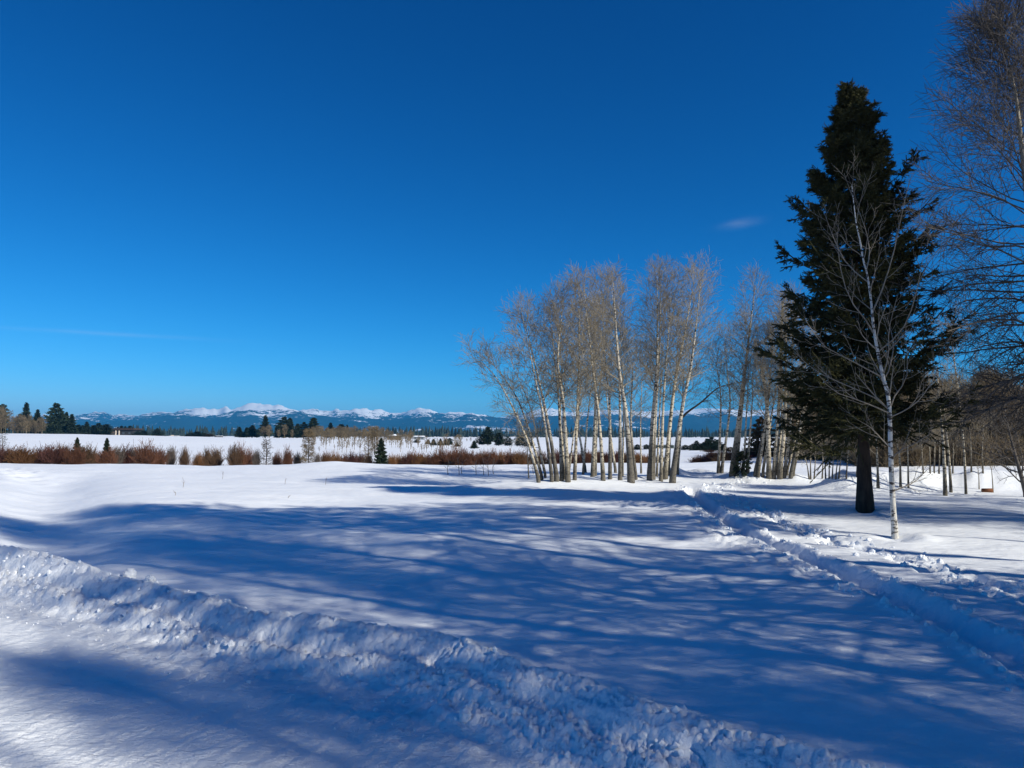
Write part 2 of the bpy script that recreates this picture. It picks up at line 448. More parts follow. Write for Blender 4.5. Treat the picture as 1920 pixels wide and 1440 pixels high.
def height(x, y):
    x = np.asarray(x, float); y = np.asarray(y, float)
    r = np.hypot(x, y)
    h = np.zeros(x.shape)
    near = 1 - sstep(55, 75, r)
    # gentle wind-laid waves of the open field
    h += near * (0.10 * fbm(x / 9, y / 6, 2, 20) + 0.05 * fbm(x / 3.2 + 0.2 * y, y / 1.5, 3, 30))
    h += (1 - sstep(25, 40, r)) * (0.014 * fbm(x / 0.9 + 0.25 * y, y / 0.45, 2, 35) + 0.003 * fbm(x / 0.12, y / 0.09, 2, 37))
    h -= 0.42 * np.exp(-(polydist(x, y, SWALE_XY)[0] / 1.55) ** 2) * sstep(8.0, 13, y) * (1 - sstep(34, 42, y))
    # knoll beyond the middle of the field, humps at the foot of the grove
    kx, ky = at_z(628, 868, 0.3)[:2]
    h += 0.38 * np.exp(-(((x - kx) / 4.6) ** 2 + ((y - ky) / 3.0) ** 2))
    for px, py, a, rx, ry in [(760, 893, 0.16, 2.2, 0.8), (1000, 913, 0.22, 2.6, 0.7), (1130, 912, 0.15, 1.6, 0.6), (905, 882, 0.2, 2.5, 1.0), (870, 921, 0.14, 1.3, 0.45), (1045, 926, 0.13, 1.5, 0.4), (1720, 1012, 0.07, 0.9, 0.5)]:
        c = at_z(px, py, 0)
        h += a * np.exp(-(((x - c[0]) / rx) ** 2 + ((y - c[1]) / ry) ** 2))
    # banks of ploughed snow behind the grove and at the far right
    d, sd, arc = polydist(x, y, RIDGE_XY)
    if (d < 3).any():
        h += 0.36 * np.exp(-(d / 0.75) ** 2) * (0.8 + 0.5 * perlin(x / 0.9, y / 0.9, 3)) + 0.07 * np.exp(-(d / 0.9) ** 2) * lumps(x / 0.35, y / 0.35, 7)
    d, sd, arc = polydist(x, y, PLOW_XY)
    if (d < 4).any():
        h += np.exp(-(d / 1.05) ** 2) * (0.62 + 0.22 * fbm(x / 1.3, y / 1.3, 3, 9)) + 0.10 * np.exp(-(d / 1.1) ** 2) * lumps(x / 0.4, y / 0.4, 6)
    # creek bed, then the land beyond
    creek = np.exp(-((y - (61 + 2.5 * np.sin(x / 9.0))) / 6.0) ** 2) * (1 - sstep(12, 22, x))
    h -= 0.75 * creek * (y > 0)
    u = x / np.maximum(y, 1)
    hill = sstep(66, 132, y) * (1 - 0.6 * sstep(170, 420, y)) * np.where(y > 0, 1, 0)
    prof = np.interp(u, [-1.2, -0.69, -0.5, -0.345, -0.25, -0.17, -0.1, -0.03, 0.06, 0.3, 0.45, 1.0], [2.6, 2.15, 1.75, 1.05, 0.95, 0.4, -0.15, -0.5, -1.0, -1.15, -0.5, 0.0])
    h += hill * prof
    h += (sstep(70, 110, r) * (1 - sstep(600, 1200, r))) * 0.22 * fbm(x / 45, y / 30, 3, 41)
    h -= 7.0 * sstep(700, 3000, r)
    # far right: the ground climbs a little under the thicket
    h += 0.35 * sstep(42, 70, y) * sstep(12, 26, x) * (1 - sstep(150, 300, r))
    # the ploughed road, its bank and the trail
    m = r < 75
    if m.any():
        xm, ym = x[m], y[m]
        hm = h[m]
        d, s, arc = polydist(xm, ym, BANK_XY); s = d * s
        wob = 0.06 * perlin(arc / 0.7, arc * 0 + 3.3, 5) + 0.05 * perlin(arc / 0.22, arc * 0 + 1.3, 6)
        s2 = s + wob
        road = -0.24 + 0.03 * fbm(xm / 2.5, ym / 2.5, 2, 60) + 0.012 * np.sin(s * 5.0) + 0.009 * fbm((xm * 0.9 - ym * 0.45) / 0.10, (xm * 0.45 + ym * 0.9) / 0.4, 4, 63, 0.66) + 0.012 * np.clip(lumps(xm / 0.21, ym / 0.21, 64) - 0.7, 0, 1)
        keep = sstep(-0.75, 0.1, s2)
        top = 0.065 + 0.05 * perlin(arc / 1.6, arc * 0 + 9.0, 8) + 0.10 * (1 - sstep(9, 12, xm * 0 + np.hypot(xm + 9, ym - 12) + 7))
        prof = np.interp(s2, [-0.80, -0.62, -0.42, -0.30, -0.17, -0.08, 0.0, 0.10, 0.36], [0.0, 0.10, 0.34, 0.42, 0.80, 0.90, 1.0, 0.9, 0.0])
        body = road * (1 - keep) + hm * keep
        bank = np.maximum(prof, 0) * (top - np.minimum(body, 0.0)) * np.where(s2 > 0.0, 1, 1)
        lo = np.exp(-((s2 + 0.42) / 0.24) ** 2); hi = np.exp(-((s2 - 0.0) / 0.14) ** 2)
        vv = s2 + 0.55 * prof
        big = sstep(-0.25, 0.2, perlin(arc / 0.9, vv / 0.5, 77))
        rough = lo * (0.05 * lumps(arc / 0.17, vv / 0.17, 1) + 0.035 * lumps(arc / 0.075, vv / 0.075, 2) + 0.05 * big * lumps(arc / 0.33, vv / 0.3, 11)) \
            + hi * (0.035 * lumps(arc / 0.15, vv / 0.15, 3) + 0.03 * lumps(arc / 0.07, vv / 0.07, 4)) + (lo + hi) * (0.02 * lumps(arc / 0.048, vv / 0.048, 72) + 0.012 * fbm(arc / 0.05, vv / 0.05, 2, 70)) \
            - 0.035 * (lo + 0.6 * hi) * np.clip(1 - np.abs(fbm(arc / 0.22, vv / 0.16, 3, 74)) * 7, 0, 1)
        crumbs = 0.035 * np.exp(-((s2 + 0.85) / 0.35) ** 2) * np.clip(lumps(xm / 0.14, ym / 0.14, 5) - 0.52, 0, 1) * 2
        hm = np.where(s2 < -0.8, road, np.where(s2 < 0.0, road * (1 - keep) + hm * keep, hm)) * 1.0
        base = np.where(s2 < 0, np.where(s2 < -0.8, road, -0.24 * (1 - sstep(-0.1, 0.0, s2)) + 0 * s2), hm)
        shaped = np.where(s2 < 0, road + (top - road) * prof, hm + (top - np.minimum(hm, top)) * prof)
        hm = np.where(s2 < -0.8, road, shaped) + rough + crumbs
        # the trail: a smooth sled rut, a lane of boot holes, broken snow between and beside
        d1, s1, a1 = polydist(xm, ym, RUT_XY)
        d1w = d1 + 0.05 * perlin(a1 / 0.5, s1 * 3.0, 12) + 0.02 * perlin(a1 / 0.15, s1 * 5, 13)
        hm = hm - (0.17 - 0.05 * lumps(xm / 0.17, ym / 0.17, 21) - 0.03 * perlin(a1 / 0.35, s1 * 2, 22)) * np.exp(-(np.maximum(d1w, 0) / 0.21) ** 4) + 0.05 * np.exp(-((d1w - 0.36) / 0.09) ** 2) * np.clip(lumps(xm / 0.16, ym / 0.16, 14), 0, 1)
        d2, s22, a2 = polydist(xm, ym, STEPS_XY)
        d3 = polydist(xm, ym, TURN_XY)[0]
        lane = np.exp(-(d2 / 0.26) ** 2)
        hm = hm - 0.09 * lane + lane * 0.15 * (lumps(xm / 0.24, ym / 0.24, 15) - 0.3) + np.exp(-(d2 / 0.5) ** 2) * 0.04 * lumps(xm / 0.13, ym / 0.13, 16)
        between = np.exp(-((d1 - 0.7) / 0.42) ** 2) * (s1 < 0) * sstep(8.5, 12, ym)
        hm = hm + 0.09 * between * (lumps(xm / 0.26, ym / 0.26, 17) - 0.2) + 0.03 * between * lumps(xm / 0.12, ym / 0.12, 19)
        tn = np.exp(-(d3 / 0.6) ** 2)
        hm = hm + tn * 0.16 * (lumps(xm / 0.38, ym / 0.38, 18) - 0.35)
        for (c, rad, dep) in PRINTS:
            q = ((xm - c[0]) ** 2 + (ym - c[1]) ** 2) / (rad * rad)
            k = q < 6
            if k.any(): hm[k] = hm[k] - dep * np.exp(-q[k] ** 2)
        for c in WELLS:
            q = ((xm - c[0]) ** 2 + (ym - c[1]) ** 2)
            k = q < 1.5
            if k.any(): hm[k] = hm[k] - 0.09 * np.exp(-q[k] / 0.07) + 0.05 * np.exp(-(np.sqrt(q[k]) - 0.5) ** 2 / 0.05)
        # a line of old tracks at the far left of the field
        for px, py in [(8, 880), (14, 883), (20, 881), (27, 885), (33, 888), (38, 887), (44, 891), (50, 894), (54, 896)]:
            c = at_z(px, py, 0)
            q = ((xm - c[0]) / 0.45) ** 2 + ((ym - c[1]) / 0.9) ** 2
            hm = hm - 0.13 * np.exp(-q) + 0.05 * np.exp(-(np.sqrt(q) - 1.6) ** 2 * 4)
        h[m] = hm
    return h
def ground_z(x, y):
    return float(height(np.array([x]), np.array([y]))[0])
def hit(px, py):
    """the point of the ground seen at a pixel"""
    d = ray(px, py)
    Y = np.concatenate([np.linspace(3, 60, 900), np.geomspace(60.2, 900, 400)])
    P = EYE[None] + d[None] * Y[:, None]
    below = P[:, 2] <= height(P[:, 0], P[:, 1])
    i = int(np.argmax(below)) if below.any() else len(Y) - 1
    return P[i]

# ------------------------------------------------------------------ the ground: sheets
def build_ground():
    ang_f = np.radians(np.linspace(-40, 40, 640))
    ang_b = np.radians(np.linspace(40, 320, 122))[1:-1]
    ang = np.concatenate([ang_f, ang_b])
    rs = [0.4]
    while rs[-1] < 60:
        r = rs[-1]
        rs.append(r + min(max(r * r * 0.8 / (2.1 * 740), 0.02 if r > 4.2 else 0.25), 0.45))
    while rs[-1] < 7600:
        rs.append(rs[-1] * 1.045)
    r = np.array(rs)
    A, R = np.meshgrid(ang, r)
    X, Y = R * np.sin(A), R * np.cos(A)
    Z = height(X.ravel(), Y.ravel()).reshape(X.shape)
    n, k = X.shape
    idx = np.arange(n * k).reshape(n, k)
    nx = np.roll(idx, -1, axis=1)
    q = np.stack([idx[:-1], nx[:-1], nx[1:], idx[1:]], -1).reshape(-1, 4)
    V = np.stack([X, Y, Z], -1).reshape(-1, 3)
    V = np.vstack([V, [[0, 0, V[:k, 2].mean()]]])
    tri = np.stack([np.full(k, n * k), nx[0], idx[0]], -1)
    # vertex normals of the whole sheet, so that the pieces meet without a seam
    fn = np.cross(V[q[:, 2]] - V[q[:, 0]], V[q[:, 3]] - V[q[:, 1]])
    fn *= np.where(fn[:, 2:3] < 0, -1, 1)
    vn = np.zeros(V.shape)
    for c in range(4): np.add.at(vn, q[:, c], fn)
    vn[-1] = (0, 0, 1)
    vn /= np.linalg.norm(vn, axis=1, keepdims=True) + 1e-12
    C = V[q].mean(1)
    zn = np.zeros(len(q), int)
    m = np.hypot(C[:, 0], C[:, 1]) < 75
    zn[m] = zones(C[m, 0], C[m, 1])
    for z, name, mt, label in [(0, 'ground', M_SNOW, 'open snow-covered field under wind-smoothed snow'), (1, 'road', M_ROAD, 'ploughed road packed with snow in front of the field'),
                               (2, 'snow_bank', M_BANK, 'bank of broken snow thrown up along the ploughed road'), (3, 'path', M_PATH, 'sled rut and boot holes trodden through the snow')]:
        qq = q[zn == z]
        tt = tri if z == 1 else None
        used = np.unique(np.concatenate([qq.ravel()] + ([tt.ravel()] if tt is not None else [])))
        remap = np.full(len(V), -1); remap[used] = np.arange(len(used))
        me = mesh_from(name, V[used], remap[qq], None if tt is None else remap[tt], mt)
        try:
            me.normals_split_custom_set_from_vertices(vn[used].astype(np.float32))
        except Exception as e:
            print('normals', e)
        structure(add(name, me), label)
build_ground()

# ------------------------------------------------------------------ mountains, wooded hill, far forest, haze
RANGE_BACK = [(-400, 775), (-100, 772), (0, 778), (90, 777), (150, 778), (175, 771), (195, 771), (212, 777), (227, 774), (247, 777), (270, 775), (287, 771), (312, 769.5), (330, 769), (350, 766), (385, 764), (410, 765), (422, 760), (435, 766), (450, 762), (462, 757), (475, 754), (492, 755.5), (510, 757.5), (527, 759), (542, 764), (560, 767.5), (575, 764.5), (592, 764), (607, 769), (620, 769), (630, 764.5), (640, 767.5), (660, 767), (680, 764), (697, 766.5), (712, 765.5), (730, 771), (750, 771), (772, 767), (787, 764.5), (805, 766), (822, 772), (845, 771), (872, 773), (885, 774), (910, 780), (960, 778), (1010, 766), (1035, 764), (1060, 770), (1110, 767), (1180, 770), (1260, 768), (1330, 764), (1400, 768), (1500, 766), (1700, 768), (1900, 766), (2400, 772)]
RANGE_FRONT = [(-400, 790), (0, 788), (70, 782), (95, 777), (150, 779), (190, 787), (240, 783), (290, 777), (340, 774), (400, 778), (440, 770), (470, 767), (500, 775), (545, 765), (580, 773), (640, 781), (700, 784), (764, 781), (802, 780), (815, 783), (842, 778), (856, 781), (879, 772.5), (910, 778), (960, 783), (1010, 779), (1100, 777), (1200, 781), (1300, 776), (1400, 780), (1500, 776), (1620, 772), (1750, 776), (1900, 770), (2400, 778)]
def build_mountains():
    us = np.linspace(-1.25, 1.25, 900)
    ys = np.concatenate([np.linspace(2700, 4300, 34), np.linspace(4340, 6600, 70)])
    U, Y = np.meshgrid(us, ys)
    X = U * Y
    px = 960 + U * F
    def range_h(tab, Y0, w_near, w_far, jag, s):
        t = np.array(tab, float)
        top = (815 - np.interp(px, t[:, 0], t[:, 1])) * Y0 / F + 2
        ridge = top + jag * fbm(px / 11.0, px * 0 + s, 4, s)
        yy = Y + 260 * perlin(px / 70.0, px * 0 + 2.0 * s, s + 3)
        d = yy - Y0
        spur = 0.5 + 0.5 * fbm(X / 420, Y / 900, 3, s + 7)
        a = np.where(d < 0, np.exp(-(np.abs(d) / (w_near * (0.7 + 0.6 * spur))) ** 1.5), np.exp(-(d / w_far) ** 2))
        return ridge * a
    h = np.maximum(range_h(RANGE_BACK, 5900, 650, 400, 8.0, 81), range_h(RANGE_FRONT, 4900, 620, 600, 2.5, 85))
    foot = (14 + 14 * fbm(X / 700, Y / 700, 2, 90)) * np.exp(-((Y - 3500) / 500) ** 2)
    h = np.maximum(h, foot)
    h = h + np.clip(h / 60, 0, 1) * 9 * fbm(X / 160, Y / 160, 4, 95) - 9.0
    n, k = X.shape
    idx = np.arange(n * k).reshape(n, k)
    q = np.stack([idx[:-1, :-1], idx[:-1, 1:], idx[1:, 1:], idx[1:, :-1]], -1).reshape(-1, 4)
    m, N, L, b = mat('mountain_side')
    geo = N.new('ShaderNodeNewGeometry'); P = geo.outputs['Position']
    sep = N.new('ShaderNodeSeparateXYZ'); L.new(P, sep.inputs[0])
    big = noise_node(N, L, 1.0, 4, 0.6, mapping(N, L, P, (1 / 420, 1 / 420, 1 / 55)))
    fine = noise_node(N, L, 1.0, 5, 0.7, mapping(N, L, P, (1 / 38, 1 / 38, 1 / 12)))
    alt = math_node(N, L, 'MULTIPLY_ADD', sep.outputs['Z'], 1 / 140.0, -0.86)            # high ground keeps its snow open
    alt = math_node(N, L, 'MAXIMUM', alt, -0.16)
    v = math_node(N, L, 'ADD', math_node(N, L, 'MULTIPLY_ADD', big.outputs['Fac'], 2.0, alt), math_node(N, L, 'MULTIPLY_ADD', fine.outputs['Fac'], 2.0, -1.0))
    v = math_node(N, L, 'MULTIPLY', v, 0.5)
    msk = ramp(N, L, v, [(0.59, (0, 0, 0)), (0.62, (1, 1, 1))])
    wood = ramp(N, L, fine.outputs['Fac'], [(0.3, (0.008, 0.014, 0.012)), (0.7, (0.018, 0.026, 0.022))])
    L.new(mix(N, L, msk, wood, (0.85, 0.87, 0.9)), b.inputs['Base Color'])
    b.inputs['Roughness'].default_value = 0.9; b.inputs['Specular IOR Level'].default_value = 0.05
    me = mesh_from('mountains', np.stack([X, Y, h], -1), q, None, m)
    structure(add('mountains', me), 'far mountain range with snow-covered tops and dark wooded flanks')
    return float(h.max())
TOP = build_mountains()

def build_hill():
    us = np.linspace(0.5, 1.5, 160); ys = np.linspace(380, 900, 40)
    U, Y = np.meshgrid(us, ys); X = U * Y
    top = np.interp(U, [0.5, 0.56, 0.62, 0.68, 0.8, 1.0, 1.5], [0, 12, 24, 29, 34, 40, 42])
    h = top * np.exp(-((Y - 640) / 130) ** 2) + np.clip(top / 10, 0, 1) * 2.2 * fbm(X / 14, Y / 14, 3, 50) - 3
    n, k = X.shape
    idx = np.arange(n * k).reshape(n, k)
    q = np.stack([idx[:-1, :-1], idx[:-1, 1:], idx[1:, 1:], idx[1:, :-1]], -1).reshape(-1, 4)
    m, N, L, b = mat('wooded_hill')
    geo = N.new('ShaderNodeNewGeometry'); P = geo.outputs['Position']
    a = noise_node(N, L, 0.22, 5, 0.7, P); c = noise_node(N, L, 0.02, 3, 0.5, P)
    c1 = ramp(N, L, a.outputs['Fac'], [(0.35, (0.05, 0.042, 0.034)), (0.6, (0.15, 0.12, 0.095)), (0.72, (0.34, 0.33, 0.33))])
    L.new(mix(N, L, c.outputs['Fac'], c1, (0.06, 0.06, 0.05)), b.inputs['Base Color']); b.inputs['Roughness'].default_value = 0.95
    structure(add('hill', mesh_from('hill', np.stack([X, Y, h], -1), q, None, m)), 'brown wooded hill rising beyond the thicket')
build_hill()

def build_forest():
    g = np.random.default_rng(21)
    n = 6500
    Y = 620 + 1900 * g.uniform(0, 1, n) ** 1.6
    X = g.uniform(-1.05, 1.05, n) * Y
    keep = fbm(X / 160, Y / 160, 2, 33) > -0.45
    X, Y = X[keep], Y[keep]; n = len(X)
    H = g.uniform(5.5, 10.5, n) * (0.8 + 0.35 * g.uniform(0, 1, n)); W = H * g.uniform(0.14, 0.24, n)
    Z = height(X, Y) - 0.3
    a = np.arange(6) * np.pi / 3
    V, T = [], []
    off = 0
    for (z0, z1, w) in ((0.08, 0.6, 1.0), (0.42, 1.0, 0.72)):
        ring = np.stack([X[:, None] + np.cos(a + 0.4) * W[:, None] * w * g.uniform(0.6, 1.3, (n, 6)), Y[:, None] + np.sin(a + 0.4) * W[:, None] * w * g.uniform(0.6, 1.3, (n, 6)), Z[:, None] + H[:, None] * (z0 + g.uniform(-0.06, 0.06, (n, 6)))], -1)
        apex = np.stack([X + g.normal(0, 0.1, n), Y, Z + H * z1], -1)[:, None]
        v = np.concatenate([ring, apex], 1)
        base = off + np.arange(n)[:, None] * 7
        t = np.stack([base + np.arange(6), base + (np.arange(6) + 1) % 6, base + 6 + 0 * np.arange(6)], -1).reshape(-1, 3)
        V.append(v.reshape(-1, 3)); T.append(t); off += n * 7
    me = mesh_from('forest', np.concatenate(V), None, np.concatenate(T), M_FOREST, smooth=False)
    stuff(add('forest', me), 'dark conifer forest across the valley floor below the mountains')
build_forest()

def build_haze():
    G = Geo(); top = TOP + 6
    G.box((0, 0, (top - 12) / 2), (16400, 16400, top + 12))
    m = bpy.data.materials.new('haze_air'); m.use_nodes = True
    N, L = m.node_tree.nodes, m.node_tree.links
    N.clear()
    o = N.new('ShaderNodeOutputMaterial'); v = N.new('ShaderNodeVolumePrincipled')
    v.inputs['Color'].default_value = (0.06, 0.48, 1.0, 1)
    v.inputs['Density'].default_value = HAZE
    v.inputs['Anisotropy'].default_value = 0.0
    L.new(v.outputs[0], o.inputs['Volume'])
    stuff(add('haze', G.mesh('haze', m, False)), 'thin blue air between the field and the mountains')
HAZE = 1.6e-4
build_haze()

# ------------------------------------------------------------------ builders of plants
def spline(P, n):
    P = np.asarray(P, float)
    d = np.r_[0, np.cumsum(np.linalg.norm(np.diff(P, axis=0), axis=1))]
    t = np.linspace(0, d[-1], n)
    i = np.clip(np.searchsorted(d, t, 'right') - 1, 0, len(P) - 2)
    Pm = np.vstack([2 * P[0] - P[1], P, 2 * P[-1] - P[-2]])
    u = ((t - d[i]) / np.maximum(d[i + 1] - d[i], 1e-6))[:, None]
    a, b, c, e = Pm[i], Pm[i + 1], Pm[i + 2], Pm[i + 3]
    return 0.5 * (2 * b + (c - a) * u + (2 * a - 5 * b + 4 * c - e) * u ** 2 + (3 * b - a - 3 * c + e) * u ** 3)

def trunk_mesh(name, line, r0, r1, m, sides=10, n=26, flare=0.35, g=None):
    P = spline(line, n)
    P[0] = P[0] - np.array([0, 0, 0.35])
    t = np.linspace(0, 1, n)
    R = (r0 + (r1 - r0) * t ** 0.85) * (1 + flare * np.exp(-t * 22))
    if g is not None: R = R * (1 + g.normal(0, 0.035, n))
    v, q = tubes(P[None], R[None], sides)
    return mesh_from(name, v, q, None, m), P, R

def bare_crown(name, g, P, R, m, n=(26, 6, 7), t0=0.3, L=(2.2, 0.9, 0.34), rmin=0.006, ang=0.85, bend=0.55, lenfn=None, angfn=None, bendfn=None, jit=0.10, extra=None, twig_bend=0.3, r1=0.42):
    PP, RR = P[None], R[None]
    G = Geo()
    Q1, R1, t1 = grow(g, PP, RR, n[0], t0, 0.985, ang, L[0], 7, r1, rmin * 1.6, bend=bend, jit=jit, lenfn=lenfn, angfn=angfn, bendfn=bendfn)
    if extra is not None:
        Q1 = np.concatenate([Q1, extra[0]]); R1 = np.concatenate([R1, extra[1]])
    G.add(*tubes(Q1, R1, 4))
    Q2, R2, _ = grow(g, Q1, R1, n[1], 0.18, 1.0, 0.72, L[1], 4, 0.6, rmin * 1.15, bend=twig_bend, jit=jit * 1.3, lenfn=lambda t: 1.15 - 0.6 * t)
    G.add(*tubes(Q2, R2, 3))
    Q3, R3, _ = grow(g, Q2, R2, n[2], 0.12, 1.0, 0.7, L[2], 3, 0.7, rmin, bend=twig_bend * 0.8, jit=jit * 1.3, tip=0.5)
    G.add(*tubes(Q3, R3, 3))
    return G.mesh(name, m, True)

def needle_crown(name, g, H, prof, m, whorl=0.27, per=8, z0=1.9, twigs=13, nt=7, nn=9, tw=0.17, nl=0.065):
    """conifer crown: whorls of boughs, twigs along them, needles round the twigs"""
    zs = np.arange(z0, H - 0.35, whorl)
    B = []
    for z in zs:
        k = max(4, int(per * (0.75 if z > H - 2 else 1.0)))
        a0 = g.uniform(0, 6.28)
        for i in range(k):
            a = a0 + i * 6.283 / k + g.normal(0, 0.22)
            ln = prof(z, a) * g.uniform(0.56, 1.12)
            f = (z - z0) / (H - z0)
            rise = -0.17 + 0.55 * f ** 1.8 + g.normal(0, 0.10)
            B.append((a, z + g.normal(0, 0.09), max(ln, 0.18), rise))
    B = np.array(B); nb = len(B); K = 8
    t = np.linspace(0, 1, K)
    rad = B[:, 2:3] * t
    sag = B[:, 2:3] * (B[:, 3:4] * t - 0.20 * np.sin(np.pi * t) + 0.14 * t ** 3)
    wig = np.cumsum(g.normal(0, 0.03, (nb, K)), 1)
    ang = B[:, 0:1] + wig
    P = np.stack([rad * np.cos(ang), rad * np.sin(ang), B[:, 1:2] + sag], -1)
    R = (0.010 + 0.009 * B[:, 2:3]) * np.linspace(1, 0.25, K)
    G = Geo()
    G.add(*tubes(P, R, 4))
    # laterals along each bough, flat and a little hanging
    def children(P, R, n, t0, length, up, fwd, K=4):
        N, KP, _ = P.shape
        bi = np.repeat(np.arange(N), n); M = len(bi)
        tt = t0 + (1 - t0) * g.uniform(0, 1, M) ** 0.85
        f = np.clip(tt, 0, 0.9999) * (KP - 1); k = f.astype(int); w = (f - k)[:, None]
        base = P[bi, k] * (1 - w) + P[bi, k + 1] * w
        T = P[bi, k + 1] - P[bi, k]; T /= np.linalg.norm(T, axis=1, keepdims=True) + 1e-9
        side = np.cross(T, [0, 0, 1.0]); side /= np.linalg.norm(side, axis=1, keepdims=True) + 1e-9
        s = g.choice([-1, 1], M)[:, None]
        D = T * g.uniform(fwd[0], fwd[1], (M, 1)) + side * s * g.uniform(0.3, 1.0, (M, 1)) + np.array([0, 0, 1.0]) * g.normal(up, 0.26, (M, 1))
        D /= np.linalg.norm(D, axis=1, keepdims=True)
        L = length(bi, tt) * g.uniform(0.6, 1.2, M)
        Q = np.empty((M, K, 3)); Q[:, 0] = base
        for i in range(1, K):
            Q[:, i] = Q[:, i - 1] + D * (L / (K - 1))[:, None]
            D = D + g.normal(0, 0.08, (M, 3)); D[:, 2] += 0.05 * i - 0.06; D /= np.linalg.norm(D, axis=1, keepdims=True)
        return Q, L
    lat, LL = children(P, R, twigs, 0.10, lambda bi, t: B[bi, 2] * (0.36 - 0.22 * t) + 0.10, -0.12, (0.5, 1.1))
    G.add(*tubes(lat, np.full(lat.shape[:2], 0.007), 3))
    tips = np.concatenate([P[:, -3:], lat[:, -3:]]) if False else lat
    tq, TL = children(lat, None, nt, 0.05, lambda bi, t: np.full(len(bi), tw), -0.28, (0.5, 1.0), 3)
    ext = np.stack([lat[:, -2], lat[:, -1], lat[:, -1] + (lat[:, -1] - lat[:, -2]) * 0.8], 1)
    bt = np.stack([P[:, -2], P[:, -1], P[:, -1] + (P[:, -1] - P[:, -2]) * 0.6 + np.array([0, 0, 0.05])], 1)
    lead = np.array([[[0, 0, H - 0.75 + 0.16 * i], [0, 0, H - 0.66 + 0.16 * i], [0.01 * i, 0, H - 0.56 + 0.16 * i]] for i in range(4)] * 2) * (1, 1, 1)
    tq = np.concatenate([tq, ext, bt, lead]); M = len(tq)
    base, tip = tq[:, 0], tq[:, 2]
    G.add(*tubes(tq[:, ::2], np.stack([np.full(M, nl * 0.26), np.full(M, nl * 0.10)], 1), 3))
    # needles: slim blades leaning forward off the twig
    u = g.uniform(0.0, 1.0, (M, nn))
    base2 = base[:, None] * (1 - u[..., None]) + tip[:, None] * u[..., None]
    rnd = g.normal(0, 1, (M, nn, 3))
    ax = (tip - base)[:, None]; ax = ax / (np.linalg.norm(ax, axis=2, keepdims=True) + 1e-9)
    rnd -= (rnd * ax).sum(2, keepdims=True) * ax
    rnd /= np.linalg.norm(rnd, axis=2, keepdims=True) + 1e-9
    dirn = rnd * 0.75 + ax * 0.75
    wv = np.cross(dirn, ax); wv /= np.linalg.norm(wv, axis=2, keepdims=True) + 1e-9
    L = nl * g.uniform(0.7, 1.35, (M, nn, 1))
    a = base2 - wv * nl * 0.2; b = base2 + wv * nl * 0.2; c = base2 + dirn * L
    v = np.stack([a, b, c], 2).reshape(-1, 3)
    G.add(v, None, np.arange(len(v)).reshape(-1, 3))
    return G.mesh(name, m, False)

def far_conifer(name, g, H, width, m, clumps=420, kind='spruce', size=1.0):
    z = g.uniform(0.06, 1.0, clumps) ** (0.9)
    if kind == 'spruce': pr = (1 - z) ** 0.8
    elif kind == 'pine': pr = np.sin(np.pi * np.clip(z * 0.82 + 0.15, 0, 1)) ** 0.7 * np.where(z < 0.25, 0.55, 1)
    else: pr = np.sqrt(np.clip(1 - (2 * z - 0.9) ** 2, 0.02, 1))
    lay = 0.75 + 0.35 * np.sin(z * H * 5.2 + g.uniform(0, 6))
    a = g.uniform(0, 6.283, clumps)
    lop = 1 + 0.28 * np.sin(a * 2 + z * 7 + g.uniform(0, 6))
    rr = width * pr * lay * lop * (0.35 + 0.65 * np.sqrt(g.uniform(0, 1, clumps)))
    c = np.stack([rr * np.cos(a), rr * np.sin(a), z * H], -1)
    D = np.stack([np.cos(a), np.sin(a), g.normal(0.05 if kind != 'spruce' else -0.1, 0.35, clumps)], -1)
    V = []
    for k in range(4):
        d = D + g.normal(0, 0.45, (clumps, 3)); d /= np.linalg.norm(d, axis=1, keepdims=True)
        w = np.cross(d, g.normal(0, 1, (clumps, 3))); w /= np.linalg.norm(w, axis=1, keepdims=True) + 1e-9
        L = H * 0.075 * size * g.uniform(0.6, 1.3, (clumps, 1)) * (0.5 + 0.7 * (1 - z[:, None]))
        b = c - d * L * 0.4
        V.append(np.stack([b - w * L * 0.32, b + w * L * 0.32, c + d * L], 1))
    v = np.concatenate(V).reshape(-1, 3)
    G = Geo(); G.add(v, None, np.arange(len(v)).reshape(-1, 3))
    # a leader so that the tip is not blunt
    if kind == 'spruce': G.add(*tubes(np.array([[[0, 0, H * 0.86], [0, 0, H * 0.95], [0, 0, H * 1.03]]]), np.array([[0.012 * H, 0.007 * H, 0.001]]), 4))
    return G.mesh(name, m, False)

# ordinals for labels that need a place in a row
ORD = ['first', 'second', 'third', 'fourth', 'fifth', 'sixth', 'seventh', 'eighth', 'ninth', 'tenth', 'eleventh', 'twelfth', 'thirteenth', 'fourteenth', 'fifteenth', 'sixteenth', 'seventeenth', 'eighteenth', 'nineteenth', 'twentieth']

# ------------------------------------------------------------------ the big spruce and the trees round it
sp_base = hit(1622, 958)
SP_H = 11.9
def sp_prof(z, a):
    base = np.interp(SP_H - z, [0, 0.35, 0.7, 1.1, 1.5, 2.2, 3.6, 5.0, 6.5, 8.0, 8.9, 9.6, 10.2], [0.02, 0.07, 0.2, 0.4, 0.62, 0.92, 1.38, 1.68, 2.05, 2.4, 2.7, 2.4, 1.5])
    return 0.97 * base * (1.0 + 0.16 * math.sin(2 * a + z * 1.9) + 0.12 * math.sin(3 * a - z * 3.1))
g = np.random.default_rng(101)
SPRUCE_CROWN = needle_crown('crown', g, SP_H, sp_prof, M_NEEDLE, z0=2.7, per=9, twigs=15, nt=8)
SPRUCE_TRUNK, _, _ = trunk_mesh('trunk', [(0, 0, 0), (0.02, 0, 3), (-0.05, 0, 7), (-0.1, 0, SP_H - 0.3)], 0.18, 0.012, M_SBARK, 14, 30, 0.5, g)
